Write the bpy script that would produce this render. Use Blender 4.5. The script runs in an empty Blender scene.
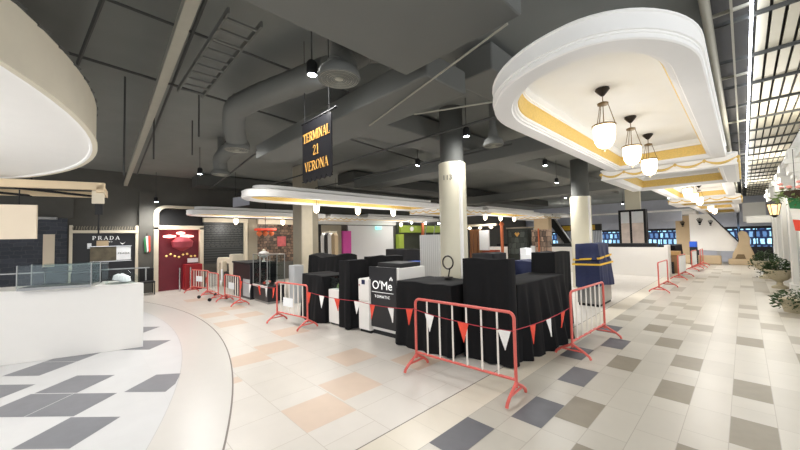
import bpy, bmesh, math, random
from mathutils import Vector, Matrix
random.seed(7)
PI = math.pi
sc = bpy.context.scene
COL = sc.collection

# ------------------------------------------------------------------ materials
def lin(c):
    return tuple(((x / 255.0) / 12.92 if x / 255.0 <= 0.04045 else ((x / 255.0 + 0.055) / 1.055) ** 2.4) for x in c) + (1.0,)

def new_mat(name):
    m = bpy.data.materials.new(name); m.use_nodes = True
    nt = m.node_tree
    return m, nt, nt.nodes['Principled BSDF']

def mat(name, rgb, rough=0.6, metal=0.0, var=0.08, scale=6.0, emis=None, es=0.0, alpha=1.0, bump=0.0, trans=0.0, spec=0.5):
    m, nt, b = new_mat(name)
    c = lin(rgb)
    tc = nt.nodes.new('ShaderNodeTexCoord')
    nz = nt.nodes.new('ShaderNodeTexNoise'); nz.inputs['Scale'].default_value = scale; nz.inputs['Detail'].default_value = 4
    nt.links.new(tc.outputs['Object'], nz.inputs['Vector'])
    mx = nt.nodes.new('ShaderNodeMix'); mx.data_type = 'RGBA'
    mx.inputs[6].default_value = tuple(x * (1 - var) for x in c[:3]) + (1,)
    mx.inputs[7].default_value = tuple(min(1, x * (1 + var)) for x in c[:3]) + (1,)
    nt.links.new(nz.outputs['Fac'], mx.inputs[0])
    nt.links.new(mx.outputs[2], b.inputs['Base Color'])
    b.inputs['Roughness'].default_value = rough; b.inputs['Metallic'].default_value = metal
    b.inputs['Specular IOR Level'].default_value = spec
    if emis:
        b.inputs['Emission Color'].default_value = lin(emis); b.inputs['Emission Strength'].default_value = es
    if alpha < 1: b.inputs['Alpha'].default_value = alpha
    if trans: b.inputs['Transmission Weight'].default_value = trans
    if bump:
        bp = nt.nodes.new('ShaderNodeBump'); bp.inputs['Strength'].default_value = bump; bp.inputs['Distance'].default_value = 0.01
        nt.links.new(nz.outputs['Fac'], bp.inputs['Height']); nt.links.new(bp.outputs['Normal'], b.inputs['Normal'])
    return m

def tile_mat(name, c1, c2, grout, w, h, ox, oy, swap=False, mortar=0.004, rough=0.35):
    """running bond tiles, world aligned; swap=True runs the long side along Y"""
    m, nt, b = new_mat(name)
    tc = nt.nodes.new('ShaderNodeTexCoord'); sp = nt.nodes.new('ShaderNodeSeparateXYZ'); cb = nt.nodes.new('ShaderNodeCombineXYZ')
    ax = nt.nodes.new('ShaderNodeMath'); ay = nt.nodes.new('ShaderNodeMath')
    ax.operation = ay.operation = 'ADD'
    ax.inputs[1].default_value = -ox + 200 * w; ay.inputs[1].default_value = -oy + 200 * h
    nt.links.new(tc.outputs['Object'], sp.inputs[0])
    nt.links.new(sp.outputs['Y' if swap else 'X'], ax.inputs[0]); nt.links.new(sp.outputs['X' if swap else 'Y'], ay.inputs[0])
    nt.links.new(ax.outputs[0], cb.inputs['X']); nt.links.new(ay.outputs[0], cb.inputs['Y'])
    br = nt.nodes.new('ShaderNodeTexBrick')
    br.inputs['Scale'].default_value = 1.0; br.inputs['Brick Width'].default_value = w; br.inputs['Row Height'].default_value = h
    br.inputs['Mortar Size'].default_value = mortar; br.inputs['Mortar Smooth'].default_value = 0.1; br.offset = 0.5; br.squash = 1.0
    br.inputs['Color1'].default_value = lin(c1); br.inputs['Color2'].default_value = lin(c2); br.inputs['Mortar'].default_value = lin(grout)
    nt.links.new(cb.outputs[0], br.inputs['Vector'])
    nz = nt.nodes.new('ShaderNodeTexNoise'); nz.inputs['Scale'].default_value = 3.5; nz.inputs['Detail'].default_value = 6
    nt.links.new(tc.outputs['Object'], nz.inputs['Vector'])
    mr = nt.nodes.new('ShaderNodeMapRange'); mr.inputs[3].default_value = 0.93; mr.inputs[4].default_value = 1.05
    nt.links.new(nz.outputs['Fac'], mr.inputs[0])
    mu = nt.nodes.new('ShaderNodeMix'); mu.data_type = 'RGBA'; mu.blend_type = 'MULTIPLY'; mu.inputs[0].default_value = 1
    nt.links.new(br.outputs['Color'], mu.inputs[6]); nt.links.new(mr.outputs[0], mu.inputs[7])
    nt.links.new(mu.outputs[2], b.inputs['Base Color'])
    b.inputs['Roughness'].default_value = rough
    return m

def stripe_mat(name, c1, c2, scale, axis='X', rough=0.6, emis=0.0):
    m, nt, b = new_mat(name)
    tc = nt.nodes.new('ShaderNodeTexCoord'); wv = nt.nodes.new('ShaderNodeTexWave'); wv.bands_direction = axis
    wv.inputs['Scale'].default_value = scale; wv.inputs['Distortion'].default_value = 0.3
    rp = nt.nodes.new('ShaderNodeMix'); rp.data_type = 'RGBA'; rp.inputs[6].default_value = lin(c1); rp.inputs[7].default_value = lin(c2)
    nt.links.new(tc.outputs['Object'], wv.inputs['Vector']); nt.links.new(wv.outputs['Fac'], rp.inputs[0]); nt.links.new(rp.outputs[2], b.inputs['Base Color'])
    b.inputs['Roughness'].default_value = rough
    if emis:
        nt.links.new(rp.outputs[2], b.inputs['Emission Color']); b.inputs['Emission Strength'].default_value = emis
    return m

def shelf_mat(name, c1, c2, gap, w, h, emis=0.0, mortar=.012, face='Y'):
    """rows of small goods or panes of differing tone; face: the axis the front looks along"""
    m, nt, b = new_mat(name)
    tc = nt.nodes.new('ShaderNodeTexCoord'); sp = nt.nodes.new('ShaderNodeSeparateXYZ'); cb = nt.nodes.new('ShaderNodeCombineXYZ')
    nt.links.new(tc.outputs['Object'], sp.inputs[0]); nt.links.new(sp.outputs['X' if face == 'Y' else 'Y'], cb.inputs['X']); nt.links.new(sp.outputs['Z'], cb.inputs['Y'])
    br = nt.nodes.new('ShaderNodeTexBrick'); br.inputs['Scale'].default_value = 1; br.inputs['Brick Width'].default_value = w; br.inputs['Row Height'].default_value = h
    br.inputs['Mortar Size'].default_value = mortar; br.inputs['Mortar Smooth'].default_value = .6; br.offset = .37
    br.inputs['Color1'].default_value = lin(c1); br.inputs['Color2'].default_value = lin(c2); br.inputs['Mortar'].default_value = lin(gap)
    nz = nt.nodes.new('ShaderNodeTexNoise'); nz.inputs['Scale'].default_value = 5; ad = nt.nodes.new('ShaderNodeVectorMath'); ad.operation = 'MULTIPLY_ADD'
    nt.links.new(tc.outputs['Object'], nz.inputs['Vector']); ad.inputs[1].default_value = (.12, .12, 0)
    nt.links.new(nz.outputs['Color'], ad.inputs[0]); nt.links.new(cb.outputs[0], ad.inputs[2]); nt.links.new(ad.outputs[0], br.inputs['Vector'])
    nt.links.new(br.outputs['Color'], b.inputs['Base Color']); b.inputs['Roughness'].default_value = .5
    if emis:
        nt.links.new(br.outputs['Color'], b.inputs['Emission Color']); b.inputs['Emission Strength'].default_value = emis
    return m

def glass_mat(name, tint, alpha=0.18):
    m, nt, b = new_mat(name)
    out = nt.nodes['Material Output']
    tr = nt.nodes.new('ShaderNodeBsdfTransparent'); gl = nt.nodes.new('ShaderNodeBsdfGlossy'); gl.inputs['Roughness'].default_value = 0.05
    tr.inputs[0].default_value = lin(tint); gl.inputs[0].default_value = (0.9, 0.95, 1, 1)
    mx = nt.nodes.new('ShaderNodeMixShader'); mx.inputs[0].default_value = alpha
    nt.links.new(tr.outputs[0], mx.inputs[1]); nt.links.new(gl.outputs[0], mx.inputs[2]); nt.links.new(mx.outputs[0], out.inputs[0])
    nt.nodes.remove(b)
    return m

M = {}
M['ceil'] = mat('ceiling_paint', (126, 128, 124), 0.9, var=0.15, scale=1.5)
M['duct'] = mat('duct_paint', (110, 111, 107), 0.8, var=0.08, scale=2)
M['ductdk'] = mat('duct_dark', (80, 81, 78), 0.9)
M['pipe'] = mat('pale_pipe', (165, 162, 148), 0.6)
M['pipedk'] = mat('dark_pipe', (70, 71, 69), 0.7)
M['white'] = mat('white_plaster', (250, 248, 244), 0.55, var=0.02)
M['soffit'] = mat('soffit_paint', (236, 235, 234), 0.6, var=0.02)
M['panelw'] = mat('inner_panel', (236, 236, 234), 0.7, var=0.03)
M['gold'] = mat('gold_frieze', (226, 192, 108), 0.5, var=0.25, scale=60, bump=0.6)
M['counterw'] = mat('counter_white', (230, 227, 222), 0.5, var=0.015)
M['cloth'] = mat('black_cloth', (17, 17, 19), 0.85, var=0.25, scale=14, spec=0.25)
M['cloth2'] = mat('charcoal_cloth', (40, 40, 42), 0.85, var=0.15, scale=10, spec=0.25)
M['blue'] = mat('navy_cloth', (23, 33, 72), 0.65, var=0.2, scale=10)
M['brblue'] = mat('bright_blue', (35, 85, 190), 0.6)
M['yellow'] = mat('yellow_strap', (226, 182, 60), 0.6)
M['red'] = mat('barrier_red', (212, 98, 88), 0.4, var=0.12, scale=12)
M['bar'] = mat('barrier_white', (232, 226, 216), 0.45)
M['flagr'] = mat('pennant_red', (226, 74, 52), 0.7)
M['flagw'] = mat('pennant_white', (238, 236, 232), 0.7)
M['cord'] = mat('cord_red', (170, 44, 56), 0.7)
M['black'] = mat('black_laminate', (27, 27, 31), 0.35, var=0.05)
M['blackmt'] = mat('matte_black', (22, 22, 24), 0.7)
M['metaldk'] = mat('dark_metal', (52, 46, 40), 0.4, 0.6)
M['chain'] = mat('chain_brass', (120, 100, 70), 0.35, 0.7)
M['column'] = mat('column_cream', (214, 208, 186), 0.5, var=0.03)
M['pillar'] = mat('pillar_taupe', (150, 142, 124), 0.6)
M['wall'] = mat('dark_wall', (86, 84, 78), 0.7, var=0.1)
M['wallr'] = mat('facade_white', (226, 226, 222), 0.6, var=0.03)
M['wallg'] = mat('facade_grey', (178, 180, 182), 0.6)
M['frame'] = mat('cream_frame', (216, 206, 184), 0.55)
M['lampw'] = mat('lantern_glass', (250, 240, 220), 0.3, emis=(255, 236, 200), es=2.4)
M['led'] = mat('led_tube', (250, 250, 255), 0.3, emis=(235, 240, 255), es=9.0)
M['spot'] = mat('spot_lens', (255, 255, 255), 0.3, emis=(235, 242, 255), es=30.0)
M['slat'] = mat('pale_slat', (200, 193, 172), 0.6, var=0.05)
M['void'] = mat('void_dark', (58, 56, 52), 0.9)
M['steel'] = mat('brushed_steel', (150, 150, 148), 0.3, 0.8)
M['terra'] = mat('stone_urn', (186, 176, 150), 0.8, var=0.15, scale=20, bump=0.3)
M['leaf'] = mat('leaf_green', (50, 72, 36), 0.6, var=0.4, scale=9)
M['leaf2'] = mat('leaf_light', (100, 120, 62), 0.6, var=0.4, scale=9)
M['pinkf'] = mat('pink_flower', (238, 160, 150), 0.7)
M['soil'] = mat('soil', (60, 46, 34), 0.9)
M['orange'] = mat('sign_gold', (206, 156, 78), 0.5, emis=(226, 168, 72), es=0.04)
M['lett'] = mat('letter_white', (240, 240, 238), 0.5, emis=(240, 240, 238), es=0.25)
M['inkblack'] = mat('ink_black', (40, 38, 36), 0.7)
M['glass'] = glass_mat('clear_glass', (242, 246, 245), 0.025)
M['wood'] = mat('light_wood', (226, 204, 168), 0.55, var=0.06)
M['woodpanel'] = mat('pale_board', (232, 216, 192), 0.6, var=0.03)
M['greenf'] = mat('flag_green', (52, 128, 78), 0.7)
M['tan'] = mat('tan_stone', (190, 168, 136), 0.75, var=0.1, scale=3)
M['copper'] = mat('copper_post', (206, 112, 70), 0.4, 0.2)
M['magenta'] = mat('magenta_banner', (206, 76, 160), 0.7)
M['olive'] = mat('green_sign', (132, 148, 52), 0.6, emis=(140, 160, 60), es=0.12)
M['bulk'] = mat('bulkhead_grey', (176, 180, 192), 0.7)
M['paper'] = mat('notice_paper', (238, 240, 242), 0.7)
M['rubber'] = mat('rubber', (30, 30, 30), 0.8)
M['redwood'] = mat('red_booth', (150, 22, 30), 0.5)
M['chrome'] = mat('chrome', (200, 200, 200), 0.15, 1.0)
M['cityglass'] = shelf_mat('lit_blue_shop', (6, 34, 92), (170, 226, 255), (8, 20, 48), .3, .46, 1.1, .09)
M['redshop'] = mat('lit_red_shop', (72, 16, 26), .5, var=.5, scale=2.5, emis=(88, 14, 26), es=.3)
M['goods'] = shelf_mat('lit_goods', (46, 38, 32), (130, 104, 84), (26, 24, 22), .16, .13, .12, .012, 'X')
M['goodsy'] = shelf_mat('shelf_goods', (60, 48, 42), (178, 150, 128), (34, 30, 28), .12, .22, .1)
M['tilew'] = shelf_mat('dark_wall_tile', (46, 50, 60), (66, 70, 80), (84, 86, 90), .24, .12, 0, .006, 'X')
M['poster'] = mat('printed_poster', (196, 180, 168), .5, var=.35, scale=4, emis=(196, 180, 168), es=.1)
M['menu'] = stripe_mat('menu_board', (22, 24, 26), (66, 70, 70), 3.2, 'Z', 0.4)
M['shutter'] = stripe_mat('roller_shutter', (206, 206, 208), (232, 232, 232), 6, 'Z', 0.5)
M['curtain'] = stripe_mat('curtain_grey', (196, 196, 194), (216, 216, 214), 5, 'X', 0.6)

# ------------------------------------------------------------------ mesh builder
class MB:
    def __init__(s): s.v = []; s.f = []; s.m = []
    def add(s, vs, fs, m=0):
        o = len(s.v); s.v += [tuple(p) for p in vs]; s.f += [tuple(i + o for i in f) for f in fs]; s.m += [m] * len(fs); return s
    def box(s, x0, x1, y0, y1, z0, z1, m=0):
        vs = [(x0, y0, z0), (x1, y0, z0), (x1, y1, z0), (x0, y1, z0), (x0, y0, z1), (x1, y0, z1), (x1, y1, z1), (x0, y1, z1)]
        return s.add(vs, [(0, 3, 2, 1), (4, 5, 6, 7), (0, 1, 5, 4), (1, 2, 6, 5), (2, 3, 7, 6), (3, 0, 4, 7)], m)
    def quad(s, a, b, c, d, m=0): return s.add([a, b, c, d], [(0, 1, 2, 3)], m)
    def tube(s, pts, r, n=8, m=0, closed=False):
        pts = [Vector(p) for p in pts]; N = len(pts); vs = []; rr = r if isinstance(r, (list, tuple)) else [r] * N
        up = None
        for i, p in enumerate(pts):
            a = pts[i - 1] if (i or closed) else p; b = pts[(i + 1) % N] if (i < N - 1 or closed) else p
            t = (b - a).normalized()
            if up is None:
                up = Vector((0, 0, 1)) if abs(t.z) < 0.9 else Vector((1, 0, 0))
            u = (up - t * up.dot(t)).normalized(); w = t.cross(u); up = u
            for k in range(n):
                th = 2 * PI * k / n; vs.append(p + (u * math.cos(th) + w * math.sin(th)) * rr[i])
        fs = []
        for i in range(N if closed else N - 1):
            j = (i + 1) % N
            for k in range(n): fs.append((i * n + k, i * n + (k + 1) % n, j * n + (k + 1) % n, j * n + k))
        if not closed: fs += [tuple(range(n - 1, -1, -1)), tuple(range((N - 1) * n, N * n))]
        return s.add(vs, fs, m)
    def cyl(s, p0, p1, r0, r1=None, n=16, m=0): return s.tube([p0, p1], [r0, r0 if r1 is None else r1], n, m)
    def lathe(s, prof, c=(0, 0, 0), n=20, m=0, cap=True):
        vs = []; fs = []
        for r, z in prof:
            for k in range(n):
                th = 2 * PI * k / n; vs.append((c[0] + r * math.cos(th), c[1] + r * math.sin(th), c[2] + z))
        for i in range(len(prof) - 1):
            for k in range(n): fs.append((i * n + k, i * n + (k + 1) % n, (i + 1) * n + (k + 1) % n, (i + 1) * n + k))
        if cap: fs += [tuple(range(n - 1, -1, -1)), tuple(range((len(prof) - 1) * n, len(prof) * n))]
        return s.add(vs, fs, m)
    def prism(s, poly, a, b, axis='Z', m=0):
        """extrude polygon; axis Z: poly (x,y); axis Y: poly (x,z); axis X: poly (y,z)"""
        f = {'Z': lambda p, t: (p[0], p[1], t), 'Y': lambda p, t: (p[0], t, p[1]), 'X': lambda p, t: (t, p[0], p[1])}[axis]
        n = len(poly); vs = [f(p, a) for p in poly] + [f(p, b) for p in poly]
        fs = [tuple(range(n - 1, -1, -1)), tuple(range(n, 2 * n))] + [(i, (i + 1) % n, n + (i + 1) % n, n + i) for i in range(n)]
        return s.add(vs, fs, m)
    def loops(s, rings, m=0, cap0=False, cap1=False):
        n = len(rings[0]); vs = [p for r in rings for p in r]; fs = []
        for i in range(len(rings) - 1):
            for k in range(n): fs.append((i * n + k, i * n + (k + 1) % n, (i + 1) * n + (k + 1) % n, (i + 1) * n + k))
        if cap0: fs.append(tuple(range(n - 1, -1, -1)))
        if cap1: fs.append(tuple(range((len(rings) - 1) * n, len(rings) * n)))
        return s.add(vs, fs, m)
    def build(s, name, mats, parent=None, loc=None, smooth=False, bevel=0.0, fixn=True):
        me = bpy.data.meshes.new(name); me.from_pydata(s.v, [], s.f)
        for mm in (mats if isinstance(mats, (list, tuple)) else [mats]): me.materials.append(mm)
        for p, i in zip(me.polygons, s.m): p.material_index = i
        if fixn:
            bm = bmesh.new(); bm.from_mesh(me); bmesh.ops.recalc_face_normals(bm, faces=bm.faces); bm.to_mesh(me); bm.free()
        if smooth:
            for p in me.polygons: p.use_smooth = True
            try: me.set_sharp_from_angle(angle=math.radians(40))
            except Exception: pass
        o = bpy.data.objects.new(name, me); COL.objects.link(o)
        if parent: o.parent = parent
        if loc: o.location = loc
        if bevel:
            b = o.modifiers.new('bevel', 'BEVEL'); b.width = bevel; b.segments = 2; b.limit_method = 'ANGLE'
        return o

def tag(o, label=None, cat=None, group=None, kind=None):
    if label: o['label'] = label
    if cat: o['category'] = cat
    if group: o['group'] = group
    if kind: o['kind'] = kind
    return o
def thing(name, label, cat, loc=(0, 0, 0), rz=0.0, group=None, kind=None):
    o = bpy.data.objects.new(name, None); COL.objects.link(o); o.location = loc; o.rotation_euler = (0, 0, rz); o.empty_display_size = 0.1
    return tag(o, label, cat, group, kind)
def struct(o, label=None):
    o['kind'] = 'structure'
    if label: o['label'] = label
    return o
def children(o): return [c for c in COL.objects if c.parent == o]
def dup(root, loc, rz=None, label=None, group=None):
    r = root.copy(); COL.objects.link(r); r.location = loc
    if rz is not None: r.rotation_euler = (0, 0, rz)
    if label: r['label'] = label
    if group: r['group'] = group
    for ch in children(root):
        c = ch.copy(); COL.objects.link(c); c.parent = r
        for g in children(ch):
            d = g.copy(); COL.objects.link(d); d.parent = c
    return r
def text(name, s, size, m, parent, loc, rot, ext=0.004, align='CENTER', space=1.0, shear=0.0, sx=1.0, bold=0.0):
    cu = bpy.data.curves.new(name, 'FONT'); cu.body = s; cu.size = size; cu.extrude = ext; cu.align_x = align; cu.align_y = 'CENTER'
    cu.space_character = space; cu.offset = bold; cu.materials.append(m)
    o = bpy.data.objects.new(name, cu); COL.objects.link(o); o.location = loc; o.rotation_euler = rot; o.scale = (sx, 1, 1)
    dg = bpy.context.evaluated_depsgraph_get(); dg.update(); me = bpy.data.meshes.new_from_object(o.evaluated_get(dg)); mx = o.matrix_basis.copy(); bpy.data.objects.remove(o)
    o = bpy.data.objects.new(name, me); COL.objects.link(o); o.matrix_basis = mx
    if parent: o.parent = parent
    return o

# serif capitals made of strokes (unit height 1); x width given last. strokes: (x0,y0,x1,y1,thick)
SER = {
 'T': ([(.42,0,.42,1,.13),(.05,.95,.79,.95,.08),(.05,.78,.05,.97,.05),(.79,.78,.79,.97,.05),(.24,.03,.6,.03,.06)], .84),
 'E': ([(.14,0,.14,1,.13),(.0,.96,.64,.96,.08),(.0,.04,.68,.04,.08),(.14,.52,.5,.52,.07),(.63,.8,.63,.97,.05),(.67,.03,.67,.22,.05)], .7),
 'R': ([(.14,0,.14,1,.13),(0,.96,.45,.96,.07),(.14,.5,.45,.5,.07),(.45,.96,.6,.82,.1),(.6,.82,.6,.64,.12),(.6,.64,.45,.5,.1),(.38,.5,.7,.02,.13),(0,.03,.3,.03,.06),(.62,.03,.82,.03,.06)], .8),
 'M': ([(.12,0,.12,1,.07),(.12,1,.5,.08,.13),(.5,.08,.86,1,.06),(.86,0,.86,1,.13),(0,.03,.26,.03,.06),(.72,.03,1.0,.03,.06),(0,.97,.2,.97,.06),(.8,.97,1.0,.97,.06)], 1.0),
 'I': ([(.16,0,.16,1,.13),(0,.03,.32,.03,.06),(0,.97,.32,.97,.06)], .34),
 'N': ([(.12,0,.12,1,.07),(.1,1,.7,.02,.13),(.7,0,.7,1,.07),(0,.03,.26,.03,.06),(.56,.97,.84,.97,.06),(0,.97,.18,.97,.06)], .84),
 'A': ([(.08,0,.4,1,.06),(.4,1,.72,0,.13),(.2,.34,.6,.34,.06),(-.02,.03,.22,.03,.06),(.56,.03,.84,.03,.06)], .8),
 'L': ([(.14,0,.14,1,.13),(0,.97,.3,.97,.06),(0,.04,.64,.04,.08),(.63,.03,.63,.24,.05)], .68),
 'V': ([(.1,1,.42,0,.13),(.42,0,.72,1,.06),(0,.97,.26,.97,.06),(.58,.97,.84,.97,.06)], .82),
 'O': ([], .86), 'D': ([(.14,0,.14,1,.13),(0,.97,.4,.97,.07),(0,.03,.4,.03,.07),(.4,.97,.62,.84,.09),(.62,.84,.72,.5,.13),(.72,.5,.62,.16,.13),(.62,.16,.4,.03,.09)], .84),
 'P': ([(.14,0,.14,1,.13),(0,.97,.45,.97,.07),(.14,.46,.45,.46,.07),(.45,.96,.6,.82,.1),(.6,.82,.6,.62,.12),(.6,.62,.45,.46,.1),(0,.03,.32,.03,.06)], .72),
 '2': ([(.06,.72,.1,.9,.1),(.1,.9,.3,.97,.09),(.3,.97,.5,.88,.1),(.5,.88,.52,.68,.12),(.52,.68,.06,.06,.1),(.04,.05,.58,.05,.11),(.57,.05,.57,.2,.05)], .64),
 '1': ([(.24,0,.24,1,.13),(.06,.84,.24,.97,.06),(.04,.03,.44,.03,.06)], .46),
 ' ': ([], .4)}
def serif_word(word, h, name, m, parent, center, ext=0.004, gap=0.1, fx=1.0, rz=0.0):
    """lettering in the local XZ plane facing -Y, centred on center, turned by rz about Z"""
    W = sum(SER[c][1] for c in word) + gap * (len(word) - 1); x = -W / 2; mb = MB()
    def seg(a, b, c, d, t, n):
        L = math.hypot(c - a, d - b) or 1; ux, uy = (c - a) / L, (d - b) / L; px, py = -uy * t / 2, ux * t / 2
        q = [(a + px, b + py), (a - px, b - py), (c - px, d - py), (c + px, d + py)]
        mb.prism([((xx + x) * h * fx, (yy - .5) * h) for xx, yy in q], -ext - n * 0.0002, 0, 'Y')
    for c in word:
        for n, st in enumerate(SER[c][0]): seg(*st, n)
        if c == 'O':
            K = 20; ro = []; ri = []
            for k in range(K):
                t = 2 * PI * k / K
                ro.append(((.43 + .43 * math.cos(t) + x) * h * fx, (.5 * math.sin(t)) * h)); ri.append(((.43 + .29 * math.cos(t) + x) * h * fx, .44 * math.sin(t) * h))
            mb.loops([[(p[0], 0, p[1]) for p in ro], [(p[0], -ext, p[1]) for p in ro], [(p[0], -ext, p[1]) for p in ri], [(p[0], 0, p[1]) for p in ri]])
        x += SER[c][1] + gap
    o = mb.build(name, m, parent, center); o.rotation_euler = (0, 0, rz); return o

# ------------------------------------------------------------------ camera
f_px = 332.0; yaw, pit, rol = [math.radians(a) for a in (46.0, 2.3, -1.2)]
Fv = Vector((-math.sin(yaw) * math.cos(pit), math.cos(yaw) * math.cos(pit), math.sin(pit)))
Rv = Vector((math.cos(yaw), math.sin(yaw), 0)); Uv = Rv.cross(Fv)
R2 = Rv * math.cos(rol) + Uv * math.sin(rol); U2 = Uv * math.cos(rol) - Rv * math.sin(rol)
cam = bpy.data.cameras.new('camera'); cam.lens = f_px / 800 * 36; cam.sensor_width = 36; cam.clip_start = 0.05; cam.clip_end = 200
co = bpy.data.objects.new('camera', cam); COL.objects.link(co)
co.matrix_world = Matrix(((R2.x, U2.x, -Fv.x, 0), (R2.y, U2.y, -Fv.y, 0), (R2.z, U2.z, -Fv.z, 1.75), (0, 0, 0, 1)))
sc.camera = co

# ------------------------------------------------------------------ floor
RC = (-8.6, -12.0); RO, RI = 14.0, 13.4
fm = MB()
fm.quad((-16, -9, 0), (4, -9, 0), (4, 33, 0), (-16, 33, 0), 0)                       # beige square tiles
fm.quad((-1.95, -9, .001), (4, -9, .001), (4, 33, .001), (-1.95, 33, .001), 1)       # aisle of long tiles
fm.quad((-2.31, -9, .001), (-1.95, -9, .001), (-1.95, 33, .001), (-2.31, 33, .001), 2)  # cream border
fm.quad((-2.322, -9, .0015), (-2.31, -9, .0015), (-2.31, 33, .0015), (-2.322, 33, .0015), 7)
a0, a1, K = math.radians(30), math.radians(125), 96
def arc(r, k): t = a0 + (a1 - a0) * k / K; return RC[0] + r * math.cos(t), RC[1] + r * math.sin(t)
for k in range(K):
    for (ra, rb, zz, mi) in ((RI, RO, .002, 3), (RO, RO + .018, .0022, 7), (RI - .006, RI, .0032, 8)):
        a = arc(ra, k); b = arc(rb, k); c = arc(rb, k + 1); d = arc(ra, k + 1)
        fm.quad((*a, zz), (*b, zz), (*c, zz), (*d, zz), mi)
inner = [arc(RI, k) for k in range(K + 1)] + [(-16, -9), (4, -9)]
fm.add([(*p, .002) for p in inner], [tuple(range(len(inner)))], 4)
def fq(pts, mi, z): fm.add([(x, y, z) for x, y in pts], [tuple(range(len(pts)))], mi)
# dark tiles of the aisle, on its running-bond grid
TW, TL, TX, TY = .297, .575, -1.65, 3.03
near = [(-1.21,5.31),(-.62,4.76),(-.02,5.38),(-.01,4.26),(-.63,5.93),(-1.5,6.15),(-.92,6.77),(-1.2,7.55),(-.03,7.64),(-.68,8.16),(.25,9.14),(.49,8.28),(-.04,9.77),(.46,10.48),
        (-.39,3.6),(-1.76,7.98),(-1.2,8.65),(-.91,8.37),(-1.76,7.0),(-1.48,9.59),(-.96,10.27),(.45,7.27),(-1.18,10.7),(-1.75,10.51),(-.09,11.0),(.62,12.48),(-1.81,2.42),(-1.5,3.26),(-1.21,3.57),
        (-1.49,4.45),(-1.77,5.26),(-1.53,6.08),(-1.02,2.85)]
seen = set()
for cx, cy in near:
    k = round((cx - TX) / TW - .5); n = round((cy - TY - (TL / 2 if k % 2 else 0)) / TL - .5); seen.add((k, n))
rr = random.Random(3)
for k in range(-1, 9):
    for n in range(14, 48):
        if rr.random() < 0.15: seen.add((k, n))
for k, n in seen:
    x = TX + k * TW; y = TY + n * TL + (TL / 2 if k % 2 else 0); g = .002
    fq([(x + g, y + g), (x + TW - g, y + g), (x + TW - g, y + TL - g), (x + g, y + TL - g)], 11 if y > 7.5 else (5 if k < 1 else 9), .0022)  # light cast painted into the tones: bluish left, warm right; paler farther off
# pinkish tiles of the middle floor
for x0, y0 in ((-3.39,1.51),(-3.65,2.09),(-4.43,2.67),(-6.45,2.67),(-8.05,2.09),(-9.25,2.09),(-3.62,3.24),(-9.8,2.67),(-8.6,2.67),(-12,2.3)):
    fq([(x0, y0), (x0 + .555, y0), (x0 + .555, y0 + .555), (x0, y0 + .555)], 6, .001)
fq([(-5.73,2.09),(-5.18,2.09),(-5.18,2.645),(-5.73,2.645)], 6, .001); fq([(-5.46,1.63),(-5.0,1.56),(-4.96,2.085),(-5.5,2.085)], 6, .001)
fq([(-4.65,1.45),(-4.45,1.36),(-4.45,1.5),(-4.65,1.5)], 6, .001)
# slate diamonds inside the round floor
for cx, cy in ((-5.93,0),(-5.2,-.02),(-4.47,-.04),(-7.04,-.37),(-7.41,0.0),(-7.26,.85),(-8.6,.88),(-5.57,-.39),(-3.74,-.42),(-6.3,-.74),(-8.0,-.4)):
    h = .363; fq([(cx - h, cy), (cx, cy - h), (cx + h, cy), (cx, cy + h)], 5 if False else 10, .0032)
fq([(-5.52,.76),(-5.17,.4),(-4.81,.75),(-4.99,.88),(-5.33,1.0)], 10, .0032)
M['f_beige'] = tile_mat('beige_floor_tile', (211, 205, 197), (206, 200, 191), (186, 177, 166), .56, .56, -3.39, 1.51, mortar=.003)
M['f_aisle'] = tile_mat('aisle_floor_tile', (190, 185, 174), (180, 175, 164), (160, 154, 142), TL, TW, TY, TX, swap=True, mortar=.003)
M['f_cream'] = tile_mat('cream_border_tile', (216, 208, 192), (213, 204, 188), (192, 184, 168), .36, 1.0, 0, -2.31, swap=True, mortar=.002)
M['f_ring'] = mat('ring_terrazzo', (203, 199, 193), 0.3, var=0.02)
M['f_round'] = tile_mat('round_floor_tile', (206, 206, 206), (204, 204, 204), (195, 195, 194), .73, .73, 0, 0, mortar=.001)
M['f_slate'] = mat('slate_tile', (92, 93, 98), 0.45, var=0.18, scale=8)
M['f_pink'] = mat('pink_beige_tile', (206, 186, 168), 0.4, var=0.06)
M['f_line'] = mat('dark_joint', (120, 112, 104), 0.6); M['f_line2'] = mat('pale_joint', (186, 184, 182), 0.6)
M['f_taupe'] = mat('taupe_tile', (134, 126, 110), 0.45, var=0.12, scale=8)
M['f_taupe2'] = mat('pale_taupe_tile', (156, 149, 136), 0.45, var=0.1, scale=8)
M['f_slate2'] = mat('slate_diamond', (120, 121, 126), 0.4, var=0.12, scale=8)
struct(fm.build('floor', [M['f_beige'], M['f_aisle'], M['f_cream'], M['f_ring'], M['f_round'], M['f_slate'], M['f_pink'], M['f_line'], M['f_line2'], M['f_taupe'], M['f_slate2'], M['f_taupe2']], fixn=False), 'tiled mall floor with a round pale zone and a long tiled aisle')

# ------------------------------------------------------------------ shell
struct(MB().box(-16, 4, -9, 33, 4.25, 4.35).build('ceiling', M['ceil']), 'dark grey painted open ceiling')
struct(MB().box(-15.2, -14.9, -9, 33, 0, 4.25).build('wall_left', M['wall']), 'dark wall behind the left row of shops')
struct(MB().box(-16, 4, 31.6, 31.9, 0, 4.25).build('wall_back', M['bulk']), 'pale wall at the far end of the aisle')
struct(MB().box(1.02, 1.5, 9.6, 24, 0, 4.25).box(1.4, 1.5, 24, 33, 0, 4.25).build('wall_right', M['wallr']), 'white shop facade along the right side of the aisle')

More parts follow.
